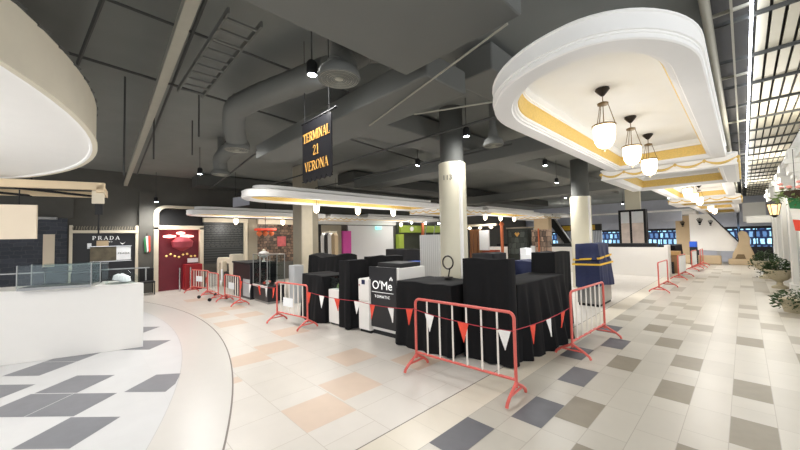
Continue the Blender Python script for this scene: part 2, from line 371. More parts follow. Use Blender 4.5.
# ------------------------------------------------------------------ canopies
def canopy(name, label, x0, x1, y0, y1, round_front, zb=2.8, drop=0.0, gold=True, group=None, garland=False):
    cx = (x0 + x1) / 2; r = (x1 - x0) / 2
    root = thing(name, label, 'ceiling canopy', (cx, y0, zb), 0, group)
    L = y1 - y0
    def ring(i, z):
        pts = [(r - i, L - i, z), (-(r - i), L - i, z)]
        if round_front:
            ox = .25 * r
            for k in range(29):
                t = PI + PI * k / 28; lf = t < 1.5 * PI
                ax, by = (r + ox, 1.44 * r) if lf else (r - ox, 1.04 * r)
                pts.append((ox + (ax - i) * math.cos(t), by + (by - i) * math.sin(t), z))
        else: pts += [(-(r - i), i, z), (r - i, i, z)]
        return pts
    z = lambda h: h - 2.8
    prof = [(.25, 3.1), (.25, 2.995), (.05, 2.99), (.03, 2.975), (.012, 2.97), (0, 2.96), (0, 2.95), (.008, 2.945), (.01, 2.865), (.0, 2.86), (0, 2.85), (.01, 2.847), (.01, 2.837), (.018, 2.834), (.018, 2.825), (.008, 2.82), (.01, 2.806), (.02, 2.8)]
    if garland: prof = [(.25, 3.1), (.25, 2.995), (.03, 2.99), (0, 2.98), (-.015, 2.97), (-.015, 2.95), (0, 2.94), (0, 2.83), (-.012, 2.82), (-.012, 2.8), (.02, 2.8)]
    MB().loops([ring(i, z(h)) for i, h in prof], cap0=True).build('fascia', M['white'], root, smooth=True)
    MB().loops([ring(i, z(h)) for i, h in ((.02, 2.8), (.15, 2.8), (.158, 2.812), (.175, 2.815), (.178, 2.826), (.195, 2.83), (.2, 2.85))]).build('soffit', M['soffit'], root, smooth=True)
    MB().loops([ring(i, z(h)) for i, h in ((.2, 2.85), (.21, 2.853), (.222, 2.98), (.232, 2.985))]).build('frieze', M['gold'], root)['label'] = 'gold embossed frieze'
    MB().loops([ring(i, z(h)) for i, h in ((.232, 2.985), (.24, 3.0), (.255, 3.01), (.26, 3.07))], cap1=True).build('inner_panel', M['panelw'], root)
    if garland:
        def swag(n, P, Q, out):
            g = MB(); P = Vector(P); Q = Vector(Q)
            for j in range(n):
                a = P.lerp(Q, j / n); b = P.lerp(Q, (j + 1) / n)
                pts = [a.lerp(b, t / 8) + Vector(out) * .018 + Vector((0, 0, -.06 * math.sin(PI * t / 8))) for t in range(9)]
                g.tube(pts, [.006 + .012 * math.sin(PI * t / 8) for t in range(9)], 6)
                g.lathe([(.001, -.03), (.02, -.012), (.022, .006), (.001, .026)], tuple(a + Vector(out) * .016), 8)
            return g.build('garland', M['gold'], root)
        h = .1
        swag(5, (-r, 0, h), (r, 0, h), (0, -1, 0)); swag(7, (r, 0, h), (r, L, h), (1, 0, 0)); swag(7, (-r, 0, h), (-r, L, h), (-1, 0, 0))
    return root
G1 = 'white moulded canopies hung in rows under the ceiling'
canopy('ceiling_canopy', 'large white round-fronted canopy with gold frieze above the aisle, nearest overhead', -1.56, -.12, 2.0, 6.52, True, group=G1)
canopy('ceiling_canopy', 'white square canopy with gilded swag garlands, adjoining the nearest round-fronted canopy', -1.68, -.03, 6.53, 8.9, False, 2.68, garland=True, group=G1)
canopy('ceiling_canopy', 'white rectangular canopy behind the first garlanded one, with three lit lanterns above the aisle', -1.56, -.12, 8.95, 13.9, False, group=G1)
canopy('ceiling_canopy', 'second garlanded canopy along the right aisle, beyond the second trio of lanterns', -1.68, -.03, 13.95, 16.0, False, 2.68, garland=True, group=G1)
canopy('ceiling_canopy', 'third plain canopy along the right aisle, in front of the balloon mural pillar', -1.56, -.12, 16.05, 21.5, False, group=G1)
canopy('ceiling_canopy', 'farthest canopy of the right aisle, near the white sloping escalator side', -1.56, -.12, 21.6, 26.4, False, group=G1)
canopy('ceiling_canopy', 'long white canopy crossing behind the poster pillar near the far blue windows', -7.3, -1.8, 24.6, 26.2, False, group=G1)
canopy('ceiling_canopy', 'white round-fronted canopy with three lanterns behind the hanging black sign', -9.1, -7.6, 2.76, 9.4, True, group=G1)
canopy('ceiling_canopy', 'garlanded canopy crossing behind the large cream column numbered on its side', -9.25, -7.45, 9.5, 12.6, False, 2.68, garland=True, group=G1)
canopy('ceiling_canopy', 'white canopy with a sharp corner right of the numbered cream column', -9.1, -7.6, 12.7, 17.9, False, group=G1)
canopy('ceiling_canopy', 'garlanded canopy in the middle row, left of the farther plain cream column', -9.25, -7.45, 18.0, 20.6, False, 2.68, garland=True, group=G1)
canopy('ceiling_canopy', 'farthest canopy of the middle row, passing behind the farther cream column', -9.1, -7.6, 20.7, 28.5, False, group=G1)
canopy('ceiling_canopy', 'white round-fronted canopy in front of the red-lit shop and menu board', -14.5, -13.1, 2.7, 8.0, True, 2.74, group=G1)
canopy('ceiling_canopy', 'small garlanded canopy above the white shutter and magenta banner', -14.6, -13.0, 8.1, 10.3, False, 2.64, garland=True, group=G1)
canopy('ceiling_canopy', 'white canopy in front of the green shop sign, far left row', -14.5, -13.1, 10.4, 16.0, False, 2.74, group=G1)

# ------------------------------------------------------------------ lanterns
def make_lantern():
    t = thing('hanging_lantern', '', 'lantern', (0, 0, 0), 0, 'glass bell lanterns under the canopies')
    MB().lathe([(.055, 0), (.06, -.012), (.03, -.05), (.012, -.07)], n=16).build('ceiling_rose', M['metaldk'], t, smooth=True)
    MB().cyl((0, 0, -.06), (0, 0, -.4), .004, n=8).build('rod', M['chain'], t)
    MB().lathe([(.01, -.12), (.045, -.135), (.045, -.15), (.01, -.155)], n=16).build('crown', M['chain'], t, smooth=True)
    for k in range(3):
        a = 2 * PI * k / 3 + .4; p = Vector((.04 * math.cos(a), .04 * math.sin(a), -.145)); q = Vector((.09 * math.cos(a), .09 * math.sin(a), -.335))
        m = MB()
        for j in range(9):
            c = p.lerp(q, (j + .5) / 9); d = (q - p).normalized() * .014
            m.tube([c - d, c + d], .0032, 6)
        m.build('chain', M['chain'], t)
    R = [(.09 * math.cos(2 * PI * k / 24), .09 * math.sin(2 * PI * k / 24), -.34) for k in range(24)]
    MB().tube(R, .008, 6, closed=True).build('rim_ring', M['chain'], t, smooth=True)
    MB().lathe([(.085, -.335), (.087, -.38), (.085, -.44), (.077, -.49), (.055, -.53), (.025, -.548), (.008, -.552)], n=24).build('glass_shade', M['lampw'], t, smooth=True)
    MB().lathe([(.01, -.548), (.016, -.56), (.003, -.58)], n=10).build('finial', M['chain'], t, smooth=True)
    return t
L0 = make_lantern()
spots = [(-.84,3.40,3.07,'nearest and largest lantern under the round-fronted aisle canopy'),(-.84,4.47,3.07,'second lantern under the nearest aisle canopy, between its two neighbours'),(-.84,5.45,3.07,'third lantern under the nearest aisle canopy, in front of the garlands'),
 (-.84,9.8,3.07,'nearest lantern of the trio past the first garlands over the aisle'),(-.84,11.1,3.07,'middle lantern of the trio past the first garlands over the aisle'),(-.84,12.6,3.07,'farthest lantern of the trio past the first garlands over the aisle'),
 (-.84,17.2,3.07,'nearer lantern of the pair far down the right aisle'),(-.84,19.5,3.07,'farther lantern of the pair far down the right aisle'),
 (-8.35,4.8,3.07,'leftmost of three lit lanterns right of the hanging black sign'),(-8.35,6.25,3.07,'middle of three lit lanterns under the canopy behind the black sign'),(-8.35,7.75,3.07,'rightmost of three lit lanterns under the canopy left of the numbered column'),
 (-8.35,13.6,3.07,'leftmost of three lanterns just right of the numbered cream column'),(-8.35,15.0,3.07,'middle of three lanterns right of the numbered column'),(-8.35,16.4,3.07,'rightmost of three lanterns right of the numbered column'),
 (-8.35,23.2,3.07,'left of three distant lanterns beside the farther cream column'),(-8.35,24.8,3.07,'middle of three distant lanterns beside the farther cream column'),(-8.35,26.6,3.07,'right of three distant lanterns touching the farther cream column'),
 (-13.8,4.4,2.99,'lantern in front of the menu board at left'),(-13.8,6.3,2.99,'lantern between the menu board and the taupe pillar'),(-13.8,13.4,2.99,'lantern beside the green shop sign')]
for i, (x, y, z, lab) in enumerate(spots):
    o = L0 if i == 0 else dup(L0, (x, y, z))
    o.location = (x, y, z); o['label'] = lab

# ------------------------------------------------------------------ barriers
def make_barrier(L, H, nbars, label, wheels=False, notice=None):
    t = thing('crowd_barrier', label, 'barrier', (0, 0, 0), 0, 'red steel crowd barriers')
    r = .0175; c = .07; zb = .22
    pts = [(0, 0, .14), (0, 0, H - c)]
    for k in range(1, 7): a = PI / 2 * k / 6; pts.append((c - c * math.cos(a), 0, H - c + c * math.sin(a)))
    for k in range(1, 7): a = PI / 2 * k / 6; pts.append((L - c + c * math.sin(a), 0, H - c + c * math.cos(a)))
    pts += [(L, 0, .14)]
    MB().tube(pts, r, 10).tube([(0, 0, zb), (L, 0, zb)], r * .9, 10).build('frame', M['red'], t, smooth=True)
    for k in range(nbars):
        x = L * (k + 1) / (nbars + 1)
        b = MB().cyl((x, 0, zb), (x, 0, H - .01), .011, n=8).build('bar', M['bar'], t, smooth=True)
    for x in (0, L):
        fp = [(x, -.24, .015), (x, -.225, .05), (x, -.16, .1), (x, -.03, .17), (x, 0, .2), (x, .03, .17), (x, .16, .1), (x, .225, .05), (x, .24, .015)]
        fo = MB().tube(fp, .018, 8).tube([(x, -.16, .1), (x, .16, .1)], .013, 8).build('foot', M['red'], t, smooth=True)
        if wheels:
            for y in (-.24, .24): MB().cyl((x - .02, y, .05), (x + .02, y, .05), .05, n=16).build('wheel', M['rubber'], fo, smooth=True)
    if notice:
        x0, x1, z0, z1 = notice
        MB().box(x0, x1, -.03, -.022, z0, z1).build('notice', M['paper'], t)['label'] = 'white paper notice'
    return t
bA = make_barrier(1.38, .93, 6, 'nearest red barrier with white bars, standing across the corner of the black-draped kiosk')
bA.location = (-3.13, 3.28, 0); bA.rotation_euler = (0, 0, .058)
bB = dup(bA, (-1.78, 5.1, 0), PI / 2 - .04, 'red barrier standing end-on beside the slate tiles, between black drapes and blue-covered case')
bC = make_barrier(1.07, .86, 6, 'red barrier with a white notice in front of the black-draped left kiosk', notice=(.28, .62, .38, .56))
bC.location = (-7.1, 3.1, 0); bC.rotation_euler = (0, 0, .14)
bD = make_barrier(1.1, .8, 6, 'red barrier left of the glass showcase, with a paper notice', notice=(.35, .75, .42, .6))
bD.location = (-10.7, 3.1, 0); bD.rotation_euler = (0, 0, .06)
bE = make_barrier(.85, .8, 6, 'wheeled red barrier in front of the cream arch stand', wheels=True); bE.location = (-11.95, 2.95, 0); bE.rotation_euler = (0, 0, .1)
bF = dup(bD, (-13.55, 2.85, 0), .25, 'farthest left red barrier, in front of the red-lit shop')
bG = make_barrier(1.45, .88, 0, 'empty red barrier frame in front of the white hoarding, nearest of the far row'); bG.location = (-1.8, 12.2, 0); bG.rotation_euler = (0, 0, PI / 2 - .02)
bH = make_barrier(1.4, .9, 5, 'second red barrier along the far aisle, beyond the white hoarding corner', notice=(.1, 1.3, .25, .86)); bH.location = (-1.75, 15.9, 0); bH.rotation_euler = (0, 0, PI / 2 - .05)
bI = dup(bH, (-1.7, 19.8, 0), PI / 2 - .04, 'third red barrier along the far aisle, under the balloon mural pillar')
bJ = dup(bG, (-1.55, 21.9, 0), PI / 2, 'farthest red barrier down the aisle, near the escalator foot')

# ------------------------------------------------------------------ bunting
def bunting(label, pts, pens, sag=.02):
    """pts: posts the cord ties to; pens: list of (t along the polyline 0..1, 'r'|'w')"""
    P = [Vector(p) for p in pts]; t0 = thing('pennant_bunting', label, 'bunting', tuple(P[0]), 0, 'red and white pennant strings')
    o = P[0]; segs = [(P[i + 1] - P[i]).length for i in range(len(P) - 1)]; tot = sum(segs)
    def at(t):
        d = t * tot
        for i, s in enumerate(segs):
            if d <= s + 1e-6 or i == len(segs) - 1:
                u = d / s; p = P[i].lerp(P[i + 1], u); p.z -= sag * 4 * u * (1 - u) * min(1, s); return p, (P[i + 1] - P[i]).normalized()
            d -= s
    n = max(12, int(tot * 8))
    MB().tube([at(i / n)[0] - o for i in range(n + 1)], .005, 6).build('cord', M['cord'], t0)
    for j, (t, c) in enumerate(pens):
        p, d = at(t); p = p - o; w = .075; h = .23; nn = Vector((-d.y, d.x, 0)).normalized() * (-1); m = MB()
        sw = .03 * math.sin(j * 2.1)
        a = p - d * w; b = p + d * w; tip = p + Vector((0, 0, -h)) + d * (.02 * math.sin(j * 1.7)) + nn * sw
        rows = []
        for k in range(5):
            u = k / 4; l = a.lerp(tip, u * .97); q = b.lerp(tip, u * .97); mid = (l + q) / 2 + nn * (.012 * math.sin(u * 3 + j))
            rows.append((l, mid, q))
        vs = []; fs = []
        for rr_ in rows:
            for v in rr_: vs.append(v + nn * .0015)
            for v in rr_: vs.append(v - nn * .0015)
        for k in range(4):
            b0 = k * 6; b1 = b0 + 6
            for e in (0, 1): fs += [(b0 + e, b0 + e + 1, b1 + e + 1, b1 + e), (b0 + 3 + e, b1 + 3 + e, b1 + 4 + e, b0 + 4 + e)]
            fs += [(b0, b1, b1 + 3, b0 + 3), (b0 + 2, b0 + 5, b1 + 5, b1 + 2)]
        m.add(vs, fs).build('pennant', M['flagr'] if c == 'r' else M['flagw'], t0)['label'] = 'red pennant' if c == 'r' else 'white pennant'
    return t0
z = .8
bunting('red cord with pennants across the nearest barrier bars', [(-3.15, 3.25, .80), (-2.4, 3.28, .74), (-1.74, 3.33, .74)], [(.2, 'w'), (.56, 'r'), (.92, 'w')])
bunting('red cord with pennants along the black drape between the two nearest barriers', [(-1.76, 3.36, .74), (-1.79, 5.08, .70)], [(.28, 'r'), (.55, 'w'), (.85, 'r')], .03)
bunting('long pennant cord in front of the white and black cabinets', [(-6.04, 3.24, .74), (-4.6, 3.42, .70), (-3.16, 3.27, .79)], [(.02, 'r'), (.16, 'w'), (.31, 'r'), (.49, 'w'), (.65, 'r'), (.82, 'w'), (.97, 'r')], .03)
bunting('pennant cord in front of the glass showcase at left', [(-9.6, 3.15, .70), (-8.3, 3.2, .66), (-7.12, 3.1, .74)], [(.04, 'r'), (.28, 'w'), (.5, 'r'), (.72, 'w'), (.93, 'r')], .03)
bunting('short pennant cord linking the two left barriers by the cream arch stand', [(-11.05, 3.02, .62), (-10.72, 3.08, .62)], [(.5, 'w')], .0)
bunting('short pennant cord by the farthest left barrier', [(-12.22, 2.97, .62), (-12.0, 2.95, .62)], [(.3, 'r')], .0)

# ------------------------------------------------------------------ draped cloths
def drape(label, x0, x1, y0, y1, h, m, flare=.05, fold=.022, seed=0, name='draped_stall', cat='covered stall', sag=.02, hem=0.01, wob=.03, lump=0.0, z0=0.0):
    rn = random.Random(seed); per = []
    W, D = x1 - x0, y1 - y0; rc = .04; P = 2 * (W + D); N = int(max(60, P / .045))
    ph = [rn.uniform(0, 6.28) for _ in range(6)]
    for i in range(N):
        s = P * i / N
        if s < W: p = (x0 + s, y0, 0, -1)
        elif s < W + D: p = (x1, y0 + s - W, 1, 0)
        elif s < 2 * W + D: p = (x1 - (s - W - D), y1, 0, 1)
        else: p = (x0, y1 - (s - 2 * W - D), -1, 0)
        per.append((p, s))
    cx, cy = (x0 + x1) / 2, (y0 + y1) / 2
    top = lambda x, y: h + lump * (math.sin(x * 5 + ph[0]) * math.sin(y * 4 + ph[1])) + .008 * math.sin(x * 11 + ph[2])
    rings = []; R = 14
    for r in range(R + 1):
        t = r / R; ring = []
        for (px, py, nx, ny), s in per:
            fo = fold * (math.sin(s * 17 + ph[0] + 1.2 * math.sin(s * 3.1 + ph[1])) + .6 * math.sin(s * 31 + ph[2])) * (t ** .7) + flare * t * (1 + .7 * math.sin(s * 2.3 + ph[3])) + wob * math.sin(s * 1.7 + t * 4 + ph[4]) * t * (1 - t)
            zz = top(px, py) * (1 - t) + (z0 + hem * (1 + math.sin(s * 4 + ph[5]))) * t
            ring.append((px + nx * fo, py + ny * fo, zz))
        rings.append(ring)
    ins = []
    for q in (.97, .8, .55, .25, .04):
        ins.append([(cx + (px - cx) * q, cy + (py - cy) * q, top(cx + (px - cx) * q, cy + (py - cy) * q) + .006 - sag * (1 - q)) for (px, py, nx, ny), s in per])
    mb = MB().loops(list(reversed(rings)) + ins, cap1=True)
    o = mb.build(name, m, smooth=True); o.data.shade_smooth() if hasattr(o.data, 'shade_smooth') else None
    return tag(o, label, cat)
GB = 'kiosk fittings shrouded in black cloth'
def blk(*a, **k): o = drape(*a, **k); o['group'] = GB; return o
blk('long low counter under black cloth beside the black cabinet with white lettering', -4.12, -3.0, 3.88, 4.72, 1.04, M['cloth'], seed=1)
blk('tall boxy fitting under black cloth at the corner nearest the front barrier', -2.94, -2.2, 4.12, 4.3, 1.43, M['cloth'], seed=2, flare=.02)
blk('low fitting under creased black cloth trailing on the floor behind the end-on barrier', -2.82, -2.22, 4.4, 6.1, 1.06, M['cloth'], seed=3, flare=.09, fold=.04, hem=.0)
blk('tall fitting under black cloth next to the blue-covered case', -2.86, -2.42, 6.25, 7.0, 1.42, M['cloth'], seed=4, lump=.02, flare=.02)
blk('narrow tall post-like fitting under black cloth left of the white cabinet', -5.72, -5.36, 3.78, 4.2, 1.33, M['cloth'], seed=5, flare=.02)
blk('upper black bundle resting behind the white cabinet doors', -5.75, -5.05, 4.45, 4.95, 1.38, M['cloth'], seed=6, lump=.02)
blk('wide low counter under black cloth behind the barrier with a white notice', -7.1, -6.22, 3.7, 4.4, .98, M['cloth'], seed=7)
blk('lumpy heap under black cloth below the taupe pillar', -8.9, -7.4, 4.85, 5.5, 1.29, M['cloth'], seed=8, lump=.09, flare=.1)
blk('dark charcoal cloth over a long far counter below the green shop sign', -8.6, -6.5, 7.6, 8.3, 1.38, M['cloth2'], seed=9)
blk('charcoal cloth over a box behind the corner kiosk, left of the blue-covered case', -4.5, -3.95, 6.7, 7.3, 1.36, M['cloth2'], seed=10)
drape('bright blue cloth over a box behind the kiosk, seen over the black cabinet', -6.45, -5.85, 6.3, 6.8, 1.12, M['brblue'], seed=11)
drape('blue cloth over a box behind the black-draped corner, mostly hidden', -3.9, -3.25, 7.4, 8.0, 1.16, M['blue'], seed=12)

blk('far low counter under black cloth behind the distant red barriers', -2.95, -2.35, 20.6, 23.2, 1.12, M['cloth'], seed=14)

# navy covered case with straps
c = thing('covered_display_case', 'display case under navy blue cloths tied with yellow straps', 'display case', (-2.8, 9.35, 0))
MB().box(-.16, .34, -.38, .62, .06, .62).build('base', M['steel'], c, bevel=.01)
MB().box(-.14, .32, -.36, .6, 0, .06).build('plinth', M['blackmt'], c)
def cloth_part(x0, x1, y0, y1, z0, z1, seed, slope=0.0):
    o = drape('', x0, x1, y0, y1, z1, M['blue'], flare=.03, fold=.02, seed=seed, name='cloth_cover', z0=z0, hem=.03)
    for k in ('label', 'category'):
        if k in o: del o[k]
    o.parent = c; return o
cloth_part(-.18, .36, -.4, .64, .45, 1.1, 21)['label'] = 'lower navy cloth'
cloth_part(-.17, .33, -.36, .55, 1.08, 1.52, 22)['label'] = 'upper navy cloth'
def strap(z, x, y0, y1, tilt):
    pts = [(.15 - x, y0, z - tilt), (x, y0, z), (x, y1, z + tilt), (.15 - x, y1, z)]
    m = MB(); w = .022
    for i in range(4):
        a = Vector(pts[i]); b = Vector(pts[(i + 1) % 4]); d = (b - a).normalized(); n = d.cross(Vector((0, 0, 1))) * .006
        vs = [a - n + Vector((0, 0, -w)), a + n + Vector((0, 0, -w)), a + n + Vector((0, 0, w)), a - n + Vector((0, 0, w))]; vs += [v + (b - a) for v in vs]
        m.add(vs, [(0, 1, 2, 3), (7, 6, 5, 4), (0, 4, 5, 1), (1, 5, 6, 2), (2, 6, 7, 3), (3, 7, 4, 0)])
    m.build('strap', M['yellow'], c)['label'] = 'yellow strap'
strap(1.17, .375, -.4, .6, .05); strap(1.02, .385, -.44, .68, .01)

# ------------------------------------------------------------------ cabinets with lettering
c = thing('display_cabinet', 'white cabinet faced with a black panel lettered in white, behind the pennants', 'cabinet', (-4.55, 3.95, 0), .07)
MB().box(-.36, .36, .02, .75, .08, 1.22).build('body', M['counterw'], c, bevel=.006)
MB().box(-.34, .34, .04, .72, 0, .08).build('plinth', M['blackmt'], c)
MB().box(-.37, .31, -.01, .02, .14, 1.235).build('front_panel', M['black'], c, bevel=.004)['label'] = 'black front panel with white lettering'
text('lettering', "O'Me", .215, M['lett'], c, (-.03, -.012, .9), (PI / 2, 0, 0), .003, sx=1.05)
text('lettering', 'TOMATIC', .07, M['lett'], c, (-.03, -.012, .7), (PI / 2, 0, 0), .003, space=1.35)
MB().box(-.3, .25, -.015, -.01, .775, .783).build('rule_line', M['lett'], c)
lf = MB()
for k, (dx, dz) in enumerate(((0, .05), (-.025, .02), (.025, .02))):
    lf.prism([(.2 + dx - .014, 1.0 + dz), (.2 + dx, 1.0 + dz - .02), (.2 + dx + .014, 1.0 + dz), (.2 + dx, 1.0 + dz + .028)], -.016, -.01, 'Y')
lf.build('leaf_emblem', M['lett'], c)
MB().box(-.3, .3, .15, .7, 1.22, 1.3).build('till', M['blackmt'], c, bevel=.01)['label'] = 'black flat device on the cabinet top'
c = thing('drawer_cabinet', 'white two-door cabinet with a small dark blue sticker, left of the black lettered panel', 'cabinet', (-5.02, 3.86, 0), .07)
MB().box(-.15, .15, .02, .5, .05, 1.0).build('body', M['counterw'], c, bevel=.005)
MB().box(-.15, .15, .04, .48, 0, .05).build('plinth', M['blackmt'], c)
MB().box(-.145, .145, -.002, .02, .6, .99).build('door', M['counterw'], c, bevel=.004)
MB().box(-.145, .145, -.002, .02, .06, .58).build('door', M['counterw'], c, bevel=.004)
MB().box(-.05, .04, -.006, -.002, .9, .985).build('sticker', M['blue'], c)['label'] = 'dark blue sticker'
MB().box(-.13, -.1, -.006, -.002, .87, .89).build('sticker', M['redwood'], c)['label'] = 'small red sticker'
c = thing('side_cabinet', 'narrow grey-white cabinet with open top between two black drapes', 'cabinet', (-5.93, 3.78, 0), .05)
MB().box(-.17, .17, 0, .5, .04, .72).build('body', M['counterw'], c, bevel=.006)
MB().box(-.15, .15, .03, .48, 0, .04).build('plinth', M['blackmt'], c)
MB().box(-.16, .16, .05, .07, .72, .98).box(-.17, -.15, .05, .45, .72, .98).build('glass_guard', M['glass'], c)
for k in range(3): MB().lathe([(.03, 0), (.035, .04), (.02, .08), (.005, .1)], (-.1 + k * .09, .2, .72), 10).build('jar', M['leaf2'], c, smooth=True)

# ------------------------------------------------------------------ columns
def column(name, label, x, y, r, ztop, number=None, square=False):
    t = thing(name, label, 'column', (x, y, 0))
    if square: MB().box(-r, r, -r, r, 0, ztop).build('cladding', M['column'], t, bevel=.01)
    else: MB().lathe([(r, 0), (r, ztop - .01), (r - .01, ztop)], n=40).build('cladding', M['column'], t, smooth=True)
    MB().lathe([(r * .86, ztop), (r * .86, 4.25)], n=32).build('bare_shaft', M['ductdk'], t, smooth=True)
    return t
k1 = column('column', 'large round cream column with a small number, rising behind the black drapes', -3.88, 5.18, .26, 3.17)
text('number', '113', .13, M['inkblack'], k1, (.086, -.268, 2.86), (PI / 2, 0, .31), .003)
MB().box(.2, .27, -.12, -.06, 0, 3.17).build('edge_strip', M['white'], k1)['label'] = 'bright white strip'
k2 = column('column', 'plain cream column rising behind the navy covered case', -3.75, 12.0, .31, 3.0)
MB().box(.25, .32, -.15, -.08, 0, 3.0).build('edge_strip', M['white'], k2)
k3 = thing('pillar', 'square taupe pillar with a lit cream edge behind the black heap', 'column', (-10.2, 5.5, 0))
MB().box(-.42, .22, -.3, .3, 0, 4.25).build('shaft', M['pillar'], k3, bevel=.01)
MB().box(.22, .28, -.32, .05, 0, 3.0).build('edge_strip', M['frame'], k3)['label'] = 'cream edge strip'  # cream colour stands in for gold light along this edge
k4 = thing('poster_pillar', 'dark pillar carrying two tall lit posters beyond the white hoarding', 'column', (-3.75, 19.2, 0))
MB().box(-.55, .55, 0, .5, 0, 2.9).build('casing', M['blackmt'], k4)
MB().box(-.27, .33, .1, .4, 2.9, 4.25).build('shaft', M['column'], k4)
for x0, x1 in ((-.44, -.1), (.0, .46)):
    p = MB().box(x0, x1, -.03, 0, 1.08, 2.8).build('poster', M['poster'], k4)
    MB().box(x0, x1, -.035, -.03, 2.25, 2.8).build('poster_header', M['paper'], p)

# white hoarding + dark ledge
w = thing('hoarding', 'long plain white hoarding beyond the blue-covered case', 'hoarding', (-2.1, 16.6, 0))
MB().box(-9.0, -.12, 0, .1, 0, 1.18).build('panel', M['counterw'], w)
MB().box(-.12, 0, -.03, .6, 0, 1.26).build('end_post', M['counterw'], w, bevel=.005)
o = MB().box(-10, -2.6, 17.4, 17.9, 0, 1.32).build('covered_counter', M['blackmt'], bevel=.02)
tag(o, 'low black counter line showing just above the white hoarding', 'counter')

# ------------------------------------------------------------------ left white counter, its canopy frame and glass
ang = math.atan2(1.62, .51)   # direction of the front edge
c = thing('service_counter', 'big plain white service counter at the left edge', 'counter', (-7.16, .8, 0), ang - PI)
# local +X runs along the front towards the left of the photo, local +Y is the front side
MB().prism([(0, 0), (4, 0), (4, -.75), (.5, -.75)], 0, 1.06).build('body', M['counterw'], c, bevel=.006)
MB().prism([(0, .012), (4, .012), (4, -.76), (.5, -.76)], 1.06, 1.085).build('worktop', M['counterw'], c, bevel=.006)
c = thing('glass_screen', 'clear glass sneeze screen with metal posts on the white counter', 'glass screen', (-7.16, .8, 1.085), ang - PI)
MB().box(.55, 1.35, -.3, -.29, 0, .35).build('pane', M['glass'], c)
MB().box(.0, 2.9, -.42, -.41, .22, .24).build('rail', M['steel'], c)
for x in (.05, 1.38, 2.6): MB().cyl((x, -.4, 0), (x, -.4, .24), .012, n=8).build('post', M['steel'], c)
MB().box(.55, 1.35, -.3, -.285, .34, .355).build('top_edge', M['steel'], c)
c = thing('glass_food_case', 'boxy glass food case on the white counter, in front of the dark tiled wall', 'display case', (-7.55, -.2, 1.085), ang - PI)
MB().box(-.42, .42, -.2, .2, 0, .04).build('tray', M['steel'], c)
for y in (-.2, .2): MB().box(-.42, .42, y - .004, y + .004, .04, .36).build('pane', M['glass'], c)
MB().box(-.42, .42, -.2, .2, .36, .375).build('top_pane', M['glass'], c)
for x in (-.42, .42):
    for y in (-.2, .2): MB().cyl((x, y, .04), (x, y, .375), .009, n=8).build('corner_post', M['steel'], c)
o = MB().box(-8.15, -7.85, -.1, .3, 1.085, 1.28).build('till', M['blackmt'], bevel=.02); tag(o, 'black till behind the glass on the white counter', 'till')
rn = random.Random(9)
c = thing('snack_heap', 'pale heap of wrapped goods under clear film at the counter end', 'goods', (-7.45, .55, 1.085))
m = MB()
for k in range(7):
    a = rn.uniform(0, 6.28); r = rn.uniform(0, .16); m.lathe([(.02, 0), (.075, .02), (.06, .09), (.01, .12)], (r * math.cos(a), r * math.sin(a), rn.uniform(0, .06)), 8)
m.build('packets', M['paper'], c, smooth=True)
prof = [(.24, 0), (.2, .1), (.1, .2), (.01, .24)]
MB().lathe(prof, n=16).build('film', M['glass'], c, smooth=True)
# hanging timber frame above the counter
c = thing('kiosk_pergola', 'light timber frame hung above the white counter', 'hanging frame', (-7.3, .4, 2.55), ang - PI)
MB().box(.12, 4.0, -.05, .03, .1, .22).build('front_beam', M['wood'], c, bevel=.004)
MB().box(.3, 4.0, -.85, -.77, .06, .16).build('rear_beam', M['wood'], c, bevel=.004)
MB().prism([(.12, .03), (.22, .03), (.4, -.85), (.3, -.85)], .06, .18).build('side_beam', M['wood'], c, bevel=.004)
MB().box(.14, .3, -.1, -.06, -.12, .1).build('bracket', M['frame'], c, bevel=.01)
MB().box(.17, .27, -.13, -.11, -.3, .06).cyl((.22, -.12, -.62), (.22, -.12, 0), .012, n=8).build('drop_post', M['blackmt'], c)
for x in (1.0, 2.6): MB().cyl((x, -.02, .2), (x, -.02, 1.6), .012, n=8).build('hanger_rod', M['blackmt'], c)
for k in range(3): MB().tube([(.3 + k, -.8, .06), (1.2 + k, -.05, .1)], .02, 6).build('diagonal_brace', M['blackmt'], c)
c = thing('signboard', 'blank pale board hung under the timber frame at the far left', 'board', (-7.42, 0.0, 1.86), ang - PI)
MB().box(.5, 2.4, -.02, .02, 0, .52).build('board', M['woodpanel'], c)
for x in (.7, 2.0): MB().cyl((x, 0, .52), (x, 0, .75), .008, n=6).build('hanger', M['blackmt'], c)

# round ceiling drum
DC = (-5.0, -4.98); DR = 5.1
c = thing('ceiling_drum', 'huge round beige ceiling drum with white underside at upper left', 'ceiling feature', (DC[0], DC[1], 2.8))
n = 120
sd = MB().lathe([(DR - .03, .0), (DR + .012, .0), (DR + .012, .03), (DR, .035), (DR, .41), (DR - .05, .42)], n=n, cap=False)
for k in range(n):
    a = 2 * PI * k / n; sd.tube([(DR * math.cos(a), DR * math.sin(a), .41), (DR * math.cos(a + .03), DR * math.sin(a + .03), .435)], .012, 4, 1)
sd.build('side', [mat('drum_side', (222, 214, 194), .7, var=.06), M['ductdk']], c, smooth=True)
MB().lathe([(DR - .03, .0), (DR - .05, .004), (DR - .055, .02), (DR - .09, .022), (.01, .03)], n=n, cap=False).build('underside', M['white'], c, smooth=True)
for a in (.7, 1.2, 1.75, 2.3): MB().cyl(((DR - .3) * math.cos(a), (DR - .3) * math.sin(a), .03), ((DR - .3) * math.cos(a), (DR - .3) * math.sin(a), 1.45), .01, n=6).build('hanger_rod', M['blackmt'], c)

